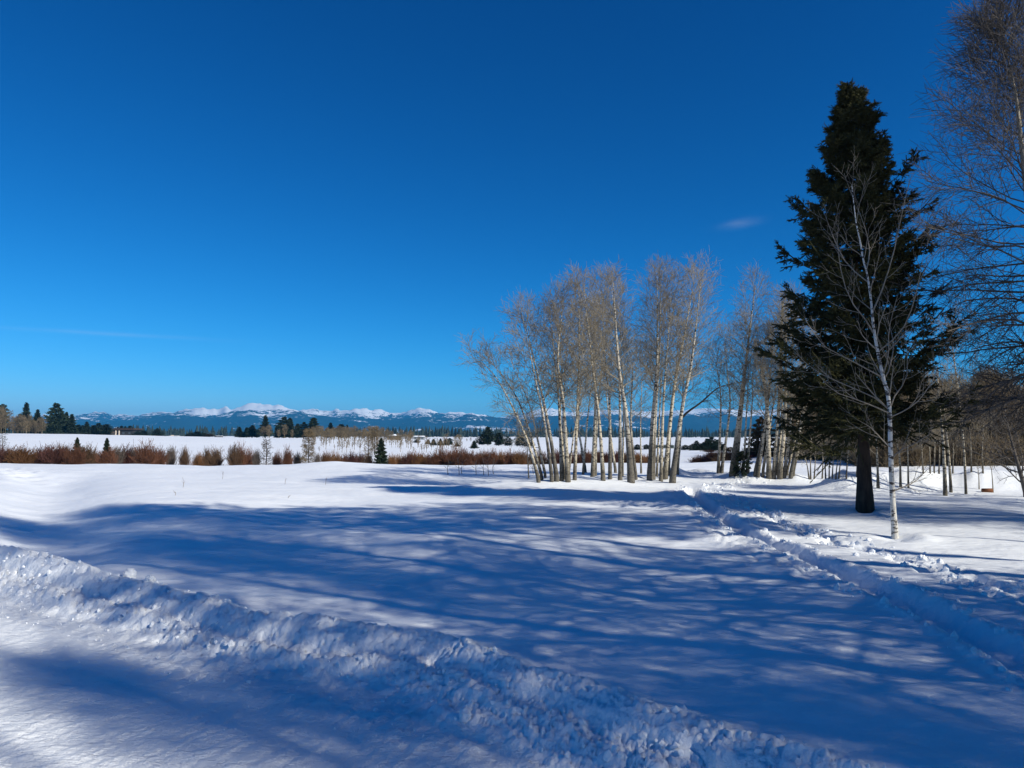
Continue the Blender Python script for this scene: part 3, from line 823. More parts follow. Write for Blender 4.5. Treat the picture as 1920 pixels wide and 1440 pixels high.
thing('spruce_tree', [('trunk', SPRUCE_TRUNK), ('crown', SPRUCE_CROWN)], sp_base, 'tall dark spruce standing alone in the snow behind the young white birch', 'tree')

# the young white birch in front of it
def pix_line(pts, Y, base=None):
    P = np.array([at_depth(x, y, Y) for x, y in pts])
    return P if base is None else P - base
bb = hit(1679, 1010)
YB = bb[1]
line = pix_line([(1678.5, 1011), (1673, 921), (1670, 848), (1668, 775), (1664, 735), (1657, 712), (1644, 650), (1637, 606), (1634, 571), (1627, 519), (1618, 485), (1613, 453), (1606, 422), (1602, 391), (1597, 346)], YB, bb)
g = np.random.default_rng(17)
bt, BP, BR = trunk_mesh('trunk', line, 0.060, 0.006, M_BIRCH, 12, 40, 0.12, g)
limbs = [[(1668, 768), (1640, 742), (1600, 722), (1545, 692), (1508, 652)], [(1669, 765), (1685, 738), (1712, 708), (1722, 660), (1726, 620)],
         [(1656, 708), (1630, 694), (1590, 672), (1545, 648), (1512, 600)], [(1655, 704), (1661, 668), (1656, 620), (1664, 560)],
         [(1668, 775), (1630, 762), (1580, 748), (1536, 735), (1500, 705)], [(1669, 782), (1700, 766), (1724, 742), (1745, 700)],
         [(1640, 628), (1622, 600), (1590, 560), (1570, 500), (1562, 440)], [(1636, 585), (1648, 540), (1657, 480), (1660, 420), (1664, 365)],
         [(1646, 660), (1680, 620), (1690, 560), (1688, 500)], [(1629, 530), (1600, 490), (1588, 440), (1580, 370)],
         [(1673, 921), (1692, 916), (1722, 905), (1752, 884)], [(1668, 838), (1645, 822), (1618, 802), (1590, 790)], [(1671, 862), (1684, 846), (1710, 832), (1735, 815)],
         [(1657, 712), (1676, 690), (1700, 640), (1704, 580)], [(1624, 505), (1640, 470), (1644, 420), (1640, 370)]]
g2 = np.random.default_rng(5)
EQ, ER = [], []
for l in limbs:
    P = spline(pix_line(l, YB, bb), 7)
    P[:, 1] += np.linspace(0, g2.uniform(-0.9, 0.9), 7)
    EQ.append(P); ER.append(np.linspace(0.015, 0.004, 7))
G = Geo(); EQ = np.array(EQ); ER = np.array(ER)
G.add(*tubes(EQ, ER, 6))
Q1, R1, _ = grow(g2, BP[None], BR[None], 11, 0.30, 0.97, 0.7, 0.85, 6, 0.5, 0.005, bend=0.5, jit=0.08)
G.add(*tubes(Q1, R1, 5))
A1 = np.concatenate([EQ[:, :6], Q1]) if EQ.shape[1] == 6 else None
def sub(Qp, Rp, n, L, K, gg):
    Q, R, _ = grow(gg, Qp, Rp, n, 0.2, 1.0, 0.62, L, K, 0.6, 0.0035, bend=0.45, jit=0.10, lenfn=lambda t: 1.2 - 0.6 * t)
    G.add(*tubes(Q, R, 4)); return Q, R
for QQ, RR_, n in ((EQ, ER, 7), (Q1, R1, 4)):
    Qs, Rs = sub(QQ, RR_, n, 0.75, 5, g2)
    sub(Qs, Rs, 4, 0.26, 3, g2)
thing('young_birch', [('trunk', bt), ('crown', G.mesh('crown', M_BTWIG))], bb, 'young bare birch with a slim white trunk in front of the spruce', 'tree')

# the great bare cottonwood whose crown hangs into the picture from the right
Yc = 17.5
cb = at_depth(1992, 900, Yc); cb[2] = ground_z(cb[0], cb[1])
cl = np.vstack([[0, 0, 0], pix_line([(1985, 800), (1970, 650), (1948, 480), (1928, 375), (1920, 315), (1909, 215), (1903, 170), (1888, 105), (1872, 50)], Yc, cb)])
g = np.random.default_rng(31)
ct, CP, CR = trunk_mesh('trunk', cl, 0.22, 0.006, M_CBARK, 12, 36, 0.3, g)
COTTON = bare_crown('crown', g, CP, CR, M_CTWIG, n=(100, 13, 9), t0=0.2, L=(3.25, 1.25, 0.5), rmin=0.0058, r1=0.26,
                    angfn=lambda t: np.interp(t, [0.2, 0.45, 0.7, 1.0], [1.5, 1.35, 0.85, 0.45]), bendfn=lambda t: np.interp(t, [0.2, 0.4, 0.6, 0.8, 1], [-0.55, -0.45, 0.1, 0.6, 0.7]),
                    lenfn=lambda t: np.interp(t, [0.2, 0.35, 0.6, 0.8, 1.0], [0.9, 1.0, 0.95, 0.62, 0.25]), jit=0.09, twig_bend=-0.05)
thing('cottonwood_tree', [('trunk', ct), ('crown', COTTON)], cb, 'great bare cottonwood with drooping dark twigs beside the spruce', 'tree')

# low dark tree under it, leaning away from the bank
lb = hit(1926, 932)
ll = np.vstack([[0, 0, 0], pix_line([(1917, 900), (1906, 862), (1893, 812), (1884, 770)], lb[1], lb)])
g = np.random.default_rng(33)
lt, LP, LR = trunk_mesh('trunk', ll, 0.085, 0.01, M_CTWIG, 8, 20, 0.2, g)
lc = bare_crown('crown', g, LP, LR, M_CTWIG, n=(26, 7, 6), t0=0.12, L=(1.9, 0.75, 0.3), rmin=0.006, ang=1.15, bend=0.25, jit=0.09)
thing('leaning_tree', [('trunk', lt), ('crown', lc)], lb, 'small dark bare tree leaning over the snow bank under the cottonwood', 'tree')

# ------------------------------------------------------------------ the aspen grove
def c3(x, y): return (860 + x / 3.273, 480 + y / 3.273)
def c4(x, y): return (1180 + x / 3.274, 480 + y / 3.274)
# (crop, points from the foot up, width in photo px at the foot, label)
ASPENS = [
 (c3, [(497, 1390), (400, 1080), (225, 740), (60, 560)], 8, 'outermost aspen of the grove, leaning furthest out over the field'),
 (c3, [(516, 1375), (440, 1100), (345, 850), (160, 560)], 7, 'slim aspen leaning out just inside the outermost one'),
 (c3, [(536, 1362), (470, 1060), (430, 900), (300, 560)], 6, 'thinnest of the three outward-leaning aspens at the grove edge'),
 (c3, [(576, 1385), (525, 1020), (470, 760), (380, 280)], 8, 'aspen with grey trunk, paired close with a darker-footed one'),
 (c3, [(606, 1383), (545, 1010), (475, 690), (400, 330)], 10, 'dark-footed aspen crossing behind the paired grey trunk'),
 (c3, [(633, 1380), (615, 900), (590, 620), (555, 240)], 8, 'upright aspen right next to the thick speckled trunk of its clump'),
 (c3, [(672, 1385), (640, 900), (605, 640), (640, 200)], 11, 'thick pale speckled aspen at the middle of the near clump'),
 (c3, [(655, 1372), (625, 1000), (635, 700), (600, 330)], 6, 'thin aspen pressed behind the thick speckled trunk'),
 (c3, [(711, 1374), (730, 900), (742, 600), (740, 110)], 8, 'straight grey aspen rising from beside the speckled clump'),
 (c3, [(672, 1372), (705, 1100), (735, 920), (760, 640)], 5, 'thin aspen slanting across between speckled clump and straight grey trunk'),
 (c3, [(780, 1330), (750, 1150), (735, 1000), (770, 420)], 6, 'aspen with bent foot set further back behind the straight grey trunk'),
 (c3, [(822, 1355), (838, 900), (830, 650), (790, 300)], 9, 'pale upright aspen with brown-edged trunk mid-grove'),
 (c3, [(838, 1345), (850, 1000), (880, 600), (850, 250)], 6, 'thin shaded aspen hidden behind the brown-edged pale trunk'),
 (c3, [(888, 1376), (862, 1000), (825, 690), (770, 140)], 9, 'bright white aspen leaning a little outward at mid-grove'),
 (c3, [(929, 1372), (928, 900), (905, 640), (885, 100)], 8, 'straight white aspen with evenly spaced dark scars'),
 (c3, [(965, 1332), (940, 1150), (905, 800), (880, 520)], 6, 'aspen leaning in behind the evenly scarred straight one'),
 (c3, [(991, 1375), (992, 900), (985, 560), (950, 120)], 9, 'pale twin-lit aspen next to the thick black-footed one'),
 (c3, [(1060, 1390), (1030, 980), (988, 650), (958, 80)], 14, 'thick aspen with a black scarred foot and white upper trunk'),
 (c3, [(1088, 1372), (1060, 1050), (1075, 700), (1070, 520)], 8, 'short grey aspen behind the black-footed trunk'),
 (c3, [(1173, 1376), (1190, 1000), (1212, 650), (1208, 80)], 13, 'thick aspen with a dark foot opening the second clump'),
 (c3, [(1193, 1370), (1215, 900), (1238, 600), (1252, 70)], 8, 'slimmer white aspen touching the thick dark-footed trunk'),
 (c3, [(1240, 1382), (1258, 900), (1290, 480), (1312, 110)], 8, 'white aspen in the narrow middle of the second clump'),
 (c3, [(1263, 1368), (1320, 820), (1378, 500), (1440, 80)], 11, 'cream aspen tilting towards the spruce in the second clump'),
 (c3, [(1308, 1392), (1372, 920), (1425, 640), (1480, 60)], 12, 'pale aspen with a long dark limb arching from its trunk'),
 (c3, [(1340, 1340), (1362, 1080), (1372, 800), (1390, 420)], 6, 'thin aspen set back behind the one with the arching limb'),
 (c3, [(643, 1362), (640, 1000), (660, 600), (680, 280)], 5, 'thin grey stem filling the back of the speckled clump'),
 (c3, [(762, 1340), (790, 1000), (820, 700), (832, 350)], 5, 'thin stem between the bent-footed aspen and the brown-edged trunk'),
 (c3, [(1005, 1348), (1012, 1000), (1002, 700), (990, 320)], 5, 'thin grey stem just behind the pale twin-lit aspen'),
 (c3, [(1216, 1352), (1234, 1000), (1256, 650), (1276, 260)], 5, 'thin stem at the back between the first trunks of the second clump'),
 (c3, [(1288, 1346), (1302, 1000), (1330, 700), (1342, 280)], 6, 'grey stem behind the cream tilting aspen'),
 (c3, [(1120, 1335), (1118, 1050), (1130, 800), (1120, 540)], 4, 'slender stem alone in the gap between first and second clumps'),
 (c4, [(700, 1334), (716, 1000), (726, 700), (722, 430)], 5, 'slender stem right of the tallest gap tree, set back'),
 (c4, [(816, 1348), (862, 1020), (905, 700), (930, 390)], 6, 'thin slanting stem behind the cream slanting aspen'),
 (c4, [(906, 1348), (940, 1000), (955, 640), (990, 280)], 6, 'thin stem behind the broad pale trunk of the far clump'),
 (c4, [(1002, 1352), (1058, 1090), (1110, 800), (1150, 510)], 6, 'last thin aspen of the far clump, closest to the spruce'),
 (c4, [(546, 1336), (560, 900), (535, 700), (500, 560)], 7, 'slender aspen standing alone in the gap before the far clump'),
 (c4, [(564, 1336), (622, 920), (612, 700), (610, 450)], 7, 'slender aspen leaning from the same foot as the lone slender one'),
 (c4, [(628, 1350), (680, 900), (712, 560), (748, 140)], 12, 'tallest aspen of the gap, dark foot and wide open crown'),
 (c4, [(655, 1335), (700, 880), (730, 640), (760, 330)], 8, 'aspen behind the tallest gap tree, above the small spruce'),
 (c4, [(722, 1338), (752, 900), (750, 740), (765, 560)], 6, 'thin shaded aspen standing by the small spruce'),
 (c4, [(768, 1346), (830, 1050), (880, 700), (900, 450)], 7, 'dark slanting aspen at the near side of the far clump'),
 (c4, [(788, 1360), (842, 1010), (870, 740), (875, 420)], 7, 'cream slanting aspen second in the far clump'),
 (c4, [(858, 1366), (848, 960), (822, 720), (808, 640)], 11, 'speckled aspen with a snapped-off top in the far clump'),
 (c4, [(884, 1366), (918, 980), (940, 600), (958, 220)], 8, 'straight cream aspen rising behind the snapped-off trunk'),
 (c4, [(922, 1368), (960, 950), (968, 500), (972, 190)], 11, 'broad pale aspen nearest the middle of the far clump'),
 (c4, [(946, 1366), (990, 1050), (1005, 600), (1012, 330)], 8, 'cream aspen close against the broad pale trunk'),
 (c4, [(962, 1350), (1020, 1080), (1050, 700), (1060, 400)], 6, 'thin bright aspen slanting up towards the spruce boughs'),
 (c4, [(986, 1366), (1040, 1085), (1085, 800), (1130, 480)], 9, 'dark-footed aspen forking under the spruce boughs'),
]
for i, (cf, pts, wpx, label) in enumerate(ASPENS):
    g = np.random.default_rng(300 + i)
    pp = [cf(*p) for p in pts]
    base = hit(*pp[0])
    Y = base[1]
    line = pix_line(pp, Y, base)
    line[0] = 0
    line[-1, 2] *= 0.955
    line[1:, 1] += np.linspace(0.2, 1, len(line) - 1) * g.uniform(-0.6, 0.6)
    H = line[-1][2]
    r0 = wpx * 0.44 * Y / F
    snapped = 'snapped' in label
    tm, TP, TR = trunk_mesh('trunk', line, r0, r0 * (0.55 if snapped else 0.07), M_ASPEN_DARK if ('dark' in label or 'black' in label) else M_ASPEN, 10, 26, 0.3, g)
    n1 = 8 if snapped else int(np.clip(3.4 * H, 14, 36))
    outer = i < 3
    cm = bare_crown('crown', g, TP, TR, M_TWIG, n=(n1, 6, 6), t0=0.22 if outer else 0.4, L=(0.19 * H + 0.25, 0.85, 0.34), rmin=0.0056, r1=0.36,
                    angfn=lambda t: np.interp(t, [0.2, 0.5, 0.8, 1.0], [1.2, 0.95, 0.7, 0.45]), bend=0.5,
                    lenfn=lambda t: np.interp(t, [0.2, 0.45, 0.7, 0.9, 1.0], [0.5, 0.8, 0.95, 0.7, 0.3]), jit=0.10)
    parts = [('trunk', tm), ('crown', cm)]
    if 'arching limb' in label:
        P = spline(pix_line([(1279, 783), (1290, 772), (1314, 755), (1345, 728), (1368, 721), (1392, 716)], Y - 0.2, base), 12)
        v, q = tubes(P[None], np.linspace(0.055, 0.012, 12)[None], 7)
        Q2, R2, _ = grow(g, P[None], np.linspace(0.055, 0.012, 12)[None], 9, 0.3, 1, 0.7, 0.8, 4, 0.5, 0.006, bend=-0.3)
        G2 = Geo(); G2.add(v, q); G2.add(*tubes(Q2, R2, 4)); Q3, R3, _ = grow(g, Q2, R2, 5, 0.2, 1, 0.7, 0.35, 3, 0.7, 0.006, bend=0)
        G2.add(*tubes(Q3, R3, 3)); parts.append(('limb', G2.mesh('limb', M_CTWIG)))
    thing('aspen_tree', parts, base, label, 'tree', 'bare aspens of the grove')

# small spruce at the foot of the tallest gap aspen, and a sapling before the grove
g = np.random.default_rng(77)
SMALL_SPRUCE = needle_crown('crown', g, 1.25, lambda z, a: 0.08 + 0.42 * (1.25 - z) / 1.25, M_PINE, whorl=0.12, per=6, z0=0.08, twigs=7, nt=5, nn=6, tw=0.07, nl=0.045)
SMALL_TRUNK, _, _ = trunk_mesh('trunk', [(0, 0, 0), (0, 0, 0.6), (0, 0, 1.2)], 0.03, 0.004, M_SBARK, 6, 8)
thing('small_spruce', [('trunk', SMALL_TRUNK), ('crown', SMALL_SPRUCE)], hit(1392, 890), 'little green spruce growing against the tallest gap aspen', 'tree')
def sapling(label, pts, w, mt, group=None, n=(9, 4, 3), L=(0.5, 0.25, 0.15), seed=0, name='sapling', t0=0.25, ytop=0.0, rmin=0.004, base=None):
    g = np.random.default_rng(seed)
    b = hit(*pts[0]) if base is None else base
    line = pix_line(pts, b[1], b); line[0] = 0
    tm, P, R = trunk_mesh('trunk', line, w * 0.5 * b[1] / F, max(0.004, w * 0.1 * b[1] / F), mt, 7, 16, 0.2, g)
    cm = bare_crown('crown', g, P, R, M_TWIG, n=n, t0=t0, L=L, rmin=rmin, ang=0.8, bend=0.5)
    return thing(name, [('trunk', tm), ('crown', cm)], b, label, 'tree', group)
sapling('thin grey sapling just outside the outward-leaning aspens', [c3(430, 1365), c3(422, 1200), c3(418, 1080)], 3, M_TWIG, seed=1, n=(14, 4, 3))

# slim trunks between the spruce and the cottonwood
def c5(x, y): return (1400 + x / 3.429, 600 + y / 3.429)
SLIM = [([(1278, 1130), (1268, 850), (1255, 680), (1235, 500), (1225, 300)], 8, 'stout grey aspen past the spruce, foot in shadow'),
        ([(1315, 1110), (1298, 850), (1278, 660), (1262, 480)], 6, 'leaning aspen touching the stout grey one past the spruce'),
        ([(1411, 1120), (1395, 800), (1365, 500), (1320, 150), (1295, 20)], 5, 'very tall slim aspen standing by itself past the spruce'),
        ([(846, 1082), (842, 950), (836, 800), (838, 620)], 6, 'grey aspen showing just beside the spruce trunk'),
        ([(990, 1075), (985, 900), (962, 760), (948, 640)], 5, 'bent pale aspen seen between spruce and birch boughs'),
        ([(1040, 1082), (1038, 950), (1036, 800), (1040, 640)], 4, 'short straight aspen beside the bent pale one')]
for i, (pts, w, label) in enumerate(SLIM):
    sapling(label, [c5(*p) for p in pts], w, M_ASPEN, 'slim aspens past the spruce', n=(14, 6, 6), L=(1.1, 0.5, 0.25), seed=40 + i, name='slim_aspen', t0=0.45, rmin=0.0055)
BACK = [((1136, 985), (1128, 860), (1118, 700)), ((1180, 987), (1178, 860), (1172, 740)), ((1205, 982), (1210, 800), (1216, 650)), ((1236, 985), (1240, 860), (1242, 720)),
        ((640, 1018), (652, 860), (670, 735)), ((707, 1010), (711, 900), (716, 800)), ((412, 1022), (411, 860), (420, 690)), ((434, 1022), (440, 930), (446, 830)),
        ((486, 1022), (490, 900), (484, 810)), ((508, 1022), (505, 900), (512, 820)), ((530, 1022), (532, 930), (538, 840)), ((550, 1022), (556, 920), (566, 830)),
        ((572, 1022), (582, 930), (600, 830)), ((592, 1020), (604, 900), (622, 800)), ((402, 1022), (388, 930), (366, 850)), ((1325, 985), (1328, 880), (1330, 790)), ((1445, 985), (1442, 800), (1432, 680)), ((1520, 985), (1515, 850), (1524, 660))]
for i, pts in enumerate(BACK):
    pts = [c5(*p) for p in pts]
    where = 'past the spruce' if pts[0][0] > 1640 else 'between far aspens and spruce'
    order = ORD[sum(1 for q in BACK if (c5(*q[0])[0] > 1640) == (pts[0][0] > 1640) and q[0][0] < BACK[i][0][0])]
    sapling('thin pale sapling before the thicket %s, %s from the left' % (where, order), pts, 3.2, M_ASPEN, 'thin pale saplings at the thicket edge', n=(8, 5, 4), L=(0.9, 0.4, 0.2), seed=60 + i, t0=0.5)
for i, pts in enumerate([((1495, 1090), (1492, 1000), (1486, 940)), ((1585, 1110), (1578, 1000), (1562, 880))]):
    sapling(['short crooked stem in front of the snow bank', 'taller crooked stem before the snow bank, by the cut log'][i], [c5(*p) for p in pts], 2.4, M_TWIG, None, n=(4, 3, 2), L=(0.4, 0.2, 0.1), seed=90 + i, t0=0.5)

# ------------------------------------------------------------------ the brown thicket beyond, at the right
THICK = []
for k in range(5):
    g = np.random.default_rng(500 + k)
    Hh = 4.6
    tm, P, R = trunk_mesh('trunk', [(0, 0, 0), (g.normal(0, 0.15), g.normal(0, 0.15), 2), (g.normal(0, 0.35), g.normal(0, 0.3), Hh)], 0.055, 0.008, M_THICK, 6, 12, 0.3, g)
    cm = bare_crown('crown', g, P, R, M_THICK, n=(30, 8, 6), t0=0.03, L=(1.9, 0.85, 0.4), rmin=0.0095, ang=0.85, bend=0.4, jit=0.12, lenfn=lambda t: np.interp(t, [0, 0.5, 1], [1, 0.9, 0.4]))
    THICK.append((tm, cm))
g = np.random.default_rng(9)
rows = []
for px in np.arange(1500, 2010, 12.0):
    for rw in range(3):
        Y = (50 if px > 1600 else 58) + rw * g.uniform(4, 8) + g.uniform(-2, 3)
        rows.append((px + g.normal(0, 5), Y, g.uniform(0.8, 1.25)))
rows.sort()
SPOTS = [(1560, 'behind the far aspen clump'), (1612, 'between far aspen clump and spruce trunk'), (1660, 'behind the spruce trunk'), (1700, 'behind the young birch'), (1745, 'past the young birch'), (1790, 'behind the stout grey aspens'), (1840, 'past the very tall slim aspen'), (1885, 'behind the cut log'), (3000, 'under the cottonwood')]
cnt = {}
for i, (px, Y, s) in enumerate(rows):
    x = (px - 960) / F * Y
    tm, cm = THICK[i % 5]
    where = next(t for m_, t in SPOTS if px < m_)
    front = 'front' if Y < (54 if px > 1600 else 62) else 'middle' if Y < (60 if px > 1600 else 68) else 'deepest'
    k = cnt[(where, front)] = cnt.get((where, front), -1) + 1
    e = thing('thicket_tree', [('trunk', tm), ('crown', cm)], (x, Y, ground_z(x, Y) - 0.05),
              'brown bare thicket tree %s, %s row, %s from left' % (where, front, ORD[k]), 'tree', 'trees of the brown thicket', rz=g.uniform(0, 6.28), scale=(s, s, s * g.uniform(0.85, 1.15)))

# ------------------------------------------------------------------ conifers of the middle distance and the far edge
CONES = {}
for k, (kind, w, mt) in {'tall': ('spruce', 1.7, M_PINE), 'full': ('spruce', 2.6, M_PINE), 'pine': ('pine', 2.3, M_PINE), 'round': ('ball', 3.6, M_PINE), 'rust': ('ball', 3.4, M_PINE_B), 'tall2': ('spruce', 1.9, M_PINE), 'pine2': ('pine', 2.6, M_PINE)}.items():
    g = np.random.default_rng(700 + len(CONES))
    cm = far_conifer('crown', g, 10, w, mt, 800, kind, 1.15)
    tm, _, _ = trunk_mesh('trunk', [(0, 0, 0), (0, 0, 4), (0, 0, 9)], 0.2, 0.03, M_SBARK, 6, 8)
    CONES[k] = (tm, cm, w)
def conifer(px, ytop, ybase, wpx, kind, Y, label, group=None):
    """a conifer whose top, foot and half width were read off the photograph, at distance Y"""
    top = at_depth(px, ytop, Y)
    z0 = ground_z(top[0], Y)
    H = top[2] - z0
    tm, cm, w = CONES[kind]
    sz = H / 10.2
    sw = (1.1 if wpx > 10 else 1.3) * wpx * Y / F / w
    return thing('conifer_tree', [('trunk', tm), ('crown', cm)], (top[0], Y, z0), label, 'conifer', group, rz=random.uniform(0, 6.28), scale=(sw, sw, sz))
for a in [
 (6, 757, 812, 9, 'pine', 235, 'dark conifer topping the bare aspens at the edge of the picture'),
 (38, 775, 812, 6, 'pine2', 236, 'short conifer tucked beside the tall shaggy one by the bare aspens'),
 (50, 754, 812, 12, 'tall2', 232, 'tall shaggy conifer standing just right of the bare aspens'),
 (71, 767, 812, 8, 'tall', 233, 'narrow pointed conifer next to the tall shaggy one'),
 (78, 783, 813, 5, 'tall', 238, 'small pointed conifer leaning on the narrow pointed one'),
 (88, 795, 813, 8, 'round', 240, 'low dark conifer filling the gap before the tallest pine'),
 (106, 755, 813, 15, 'pine2', 226, 'tallest dark pine above the far snow crest'),
 (116, 769, 813, 8, 'tall', 229, 'conifer shouldering the tallest dark pine'),
 (125, 772, 814, 8, 'tall2', 231, 'grey-green conifer behind the tallest dark pine, second beside it'),
 (135, 776, 815, 8, 'tall', 228, 'outer conifer of the tallest pine\'s clump'),
 (147, 796, 815, 8, 'pine', 240, 'low conifer right after the tall clump on the crest'),
 (155, 797, 815, 7, 'round', 244, 'rounded low conifer between tall clump and dark house'),
 (163, 790, 816, 7, 'tall2', 240, 'pointed low conifer between tall clump and dark house'),
 (176, 797, 816, 8, 'pine', 242, 'second rounded low conifer before the dark house'),
 (185, 793, 816, 8, 'pine2', 246, 'conifer standing close before the dark house roof'),
 (200, 795, 816, 9, 'pine', 240, 'bushy conifer touching the low roof of the dark house'),
 (221, 800, 815, 5, 'tall', 330, 'small treetop rising behind the dark house, first of its row'),
 (228, 798, 815, 5, 'pine', 332, 'small treetop behind the middle of the dark house'),
 (235, 799, 815, 5, 'tall', 331, 'small pointed treetop behind the dark house, near its end'),
 (244, 798, 815, 7, 'pine', 330, 'bushier treetop behind the end of the dark house'),
 (258, 808, 817, 7, 'round', 280, 'low bush-like conifer right past the dark house'),
 (270, 807, 818, 7, 'pine', 290, 'small conifer past the dark house, before the rounded one'),
 (295, 803, 818, 8, 'round', 262, 'rounded dark conifer standing alone by the pale chimney'),
 (357, 812, 823, 9, 'round', 285, 'low dark conifer first in the bushy clump past the chimney'),
 (370, 809, 823, 9, 'pine', 287, 'tallest of the bushy clump past the chimney'),
 (382, 812, 823, 8, 'round', 286, 'greenish conifer in the bushy clump past the chimney'),
 (393, 813, 823, 8, 'rust', 284, 'rusty-brown conifer ending the bushy clump past the chimney'),
 (449, 800, 824, 6, 'tall', 262, 'pointed conifer at the start of the dark middle row'),
 (456, 812, 824, 6, 'round', 265, 'low conifer after the first pointed one of the dark middle row'),
 (463, 801, 824, 7, 'tall2', 262, 'second pointed conifer of the dark middle row'),
 (473, 797, 824, 9, 'tall', 260, 'tallest conifer of the dark middle row'),
 (482, 805, 824, 7, 'pine', 263, 'conifer ending the dark middle row'),
 (498, 778, 824, 11, 'tall2', 255, 'tall dark conifer behind the dead grey larch'),
 (524, 792, 824, 7, 'tall', 240, 'conifer leaning against the twin tall conifers'),
 (533, 781, 824, 10, 'pine2', 238, 'first of the twin tall conifers with a bare aspen between'),
 (544, 783, 824, 10, 'tall2', 239, 'second of the twin tall conifers'),
 (558, 794, 824, 7, 'tall', 240, 'pointed conifer beyond the twin tall conifers'),
 (570, 791, 825, 10, 'round', 225, 'broad dark pine behind the tall brown larch'),
 (588, 783, 825, 12, 'pine', 223, 'tall broad pine behind the tall brown larch, beyond its top'),
 (613, 803, 822, 5, 'tall', 262, 'low conifer at the start of the bare copse'),
 (620, 792, 822, 8, 'tall2', 255, 'tall conifer behind the start of the bare copse'),
 (640, 795, 822, 10, 'pine', 258, 'broad conifer behind the middle of the bare copse'),
 (651, 796, 822, 4, 'tall', 262, 'thin conifer behind the bare copse'),
 (781, 824, 830, 5, 'round', 165, 'low round dark shrub-like conifer on the snow slope below the pale house'),
 (803, 824, 834, 4, 'tall', 150, 'small dark conifer alone on the slope below the pale house'),
 (813, 823, 838, 5, 'tall2', 142, 'dark pointed conifer, first of a loose row on the slope'),
 (826, 822, 838, 4, 'tall', 143, 'dark pointed conifer, second of a loose row on the slope'),
 (835, 823, 836, 4, 'tall', 146, 'dark pointed conifer, third of a loose row on the slope'),
 (843, 821, 834, 6, 'round', 150, 'bushy dark conifer ending the loose row on the slope'),
 (857, 829, 837, 4, 'tall', 140, 'small conifer just over the willow hump'),
 (889, 826, 841, 7, 'full', 128, 'brown-green conifer standing in the willow hump'),
 (904, 815, 838, 9, 'round', 170, 'dark bushy conifer beside the tall one left of the grove'),
 (915, 800, 838, 9, 'pine2', 168, 'tall dark conifer left of the grove, above the willows'),
 (935, 811, 838, 9, 'pine', 172, 'dark conifer nearest the grove, half behind twigs'),
 (952, 818, 838, 8, 'round', 175, 'low dark conifer seen through the leaning aspens'),
 (975, 815, 838, 9, 'round', 178, 'dark conifer seen through the leaning aspens, second in'),
 (990, 822, 840, 8, 'round', 175, 'low conifer seen between leaning aspens and speckled clump'),
 (1195, 833, 845, 7, 'round', 140, 'low dark bush seen just before the second clump'),
 (1212, 833, 845, 6, 'round', 142, 'low dark bush seen against the second clump'),
 (1285, 834, 846, 8, 'round', 138, 'rounded olive bush just past the arching-limb aspen'),
 (1306, 826, 846, 6, 'pine', 135, 'sparse tufted pine standing before the dark clump in the gap'),
 (1320, 829, 846, 10, 'round', 137, 'dark bushy conifer low in the gap of the grove'),
 (1334, 819, 848, 8, 'pine2', 133, 'tallest dark conifer in the gap of the grove'),
 (1345, 824, 848, 7, 'pine', 136, 'dark conifer touching the tallest one in the gap'),
 (1356, 832, 862, 7, 'tall2', 90, 'dark conifer behind the lone slender aspens'),
 (1330, 843, 862, 12, 'rust', 84, 'low rusty bush under the dark conifers of the gap'),
 (1427, 780, 872, 22, 'rust', 62, 'big rusty-brown bushy pine behind the far aspen clump'),
 (1405, 838, 868, 13, 'round', 66, 'low dark pine at the foot of the big rusty pine'),
 (1370, 838, 862, 11, 'rust', 80, 'brown bushy conifer between lone slender aspens and rusty pine'),
 (1298, 832, 846, 6, 'round', 128, 'low dark bush just before the sparse tufted pine'),
 (1326, 822, 848, 8, 'pine', 120, 'dark conifer wedged between bushy and tallest ones in the gap'),
 (1341, 828, 850, 10, 'round', 112, 'wide dark bush in front of the tallest conifer of the gap'),
 (1313, 836, 852, 10, 'round', 105, 'wide low dark bush in front of the sparse tufted pine'),
 (1462, 826, 868, 10, 'pine', 66, 'dark pine glimpsed between the slanting trunks of the far aspen clump'),
 (1445, 842, 870, 12, 'round', 64, 'dark low bush between the slanting trunks of the far aspen clump'),
 (145, 820, 866, 10, 'full', 61, 'small green pine poking out of the maroon willows'),
 (201, 821, 866, 10, 'full', 61, 'second small green pine in the willows, below the low house roof')]:
    conifer(*a)
conifer(715, 821, 867, 15, 'full', 56, 'shapely green spruce standing in the row of willows')
# bare larches: a thin dead one and a taller brown one
def larch(px, ytop, Y, w, label, seed, mt, n):
    g = np.random.default_rng(seed)
    b = at_depth(px, 867, Y); b[2] = ground_z(b[0], Y)
    H = at_depth(px, ytop, Y)[2] - b[2]
    tm, P, R = trunk_mesh('trunk', [(0, 0, 0), (0.02, 0, H / 2), (0, 0, H)], 0.055, 0.01, M_SBARK, 7, 14, 0.2, g)
    cm = bare_crown('crown', g, P, R, mt, n=n, t0=0.12, L=(w, 0.3, 0.14), rmin=0.009, ang=1.45, bend=0.15, lenfn=lambda t: 1.1 - 0.75 * t)
    thing('larch_tree', [('trunk', tm), ('crown', cm)], b, label, 'tree')
larch(499, 824, 57, 0.55, 'thin dead larch with short bare boughs before the creek willows', 1, M_CTWIG, (46, 4, 3))
larch(578, 806, 57, 0.75, 'taller brown larch with dense twiggy boughs by the creek', 2, M_THICK, (80, 6, 4))
larch(690, 812, 60, 0.55, 'slim bare larch just left of the shapely spruce', 3, M_THICK, (46, 4, 3))
larch(702, 802, 74, 0.75, 'brown larch close behind the shapely spruce', 4, M_THICK, (60, 6, 4))
larch(3, 812, 60, 0.4, 'bare dead conifer at the very edge of the picture', 5, M_CTWIG, (40, 3, 2))

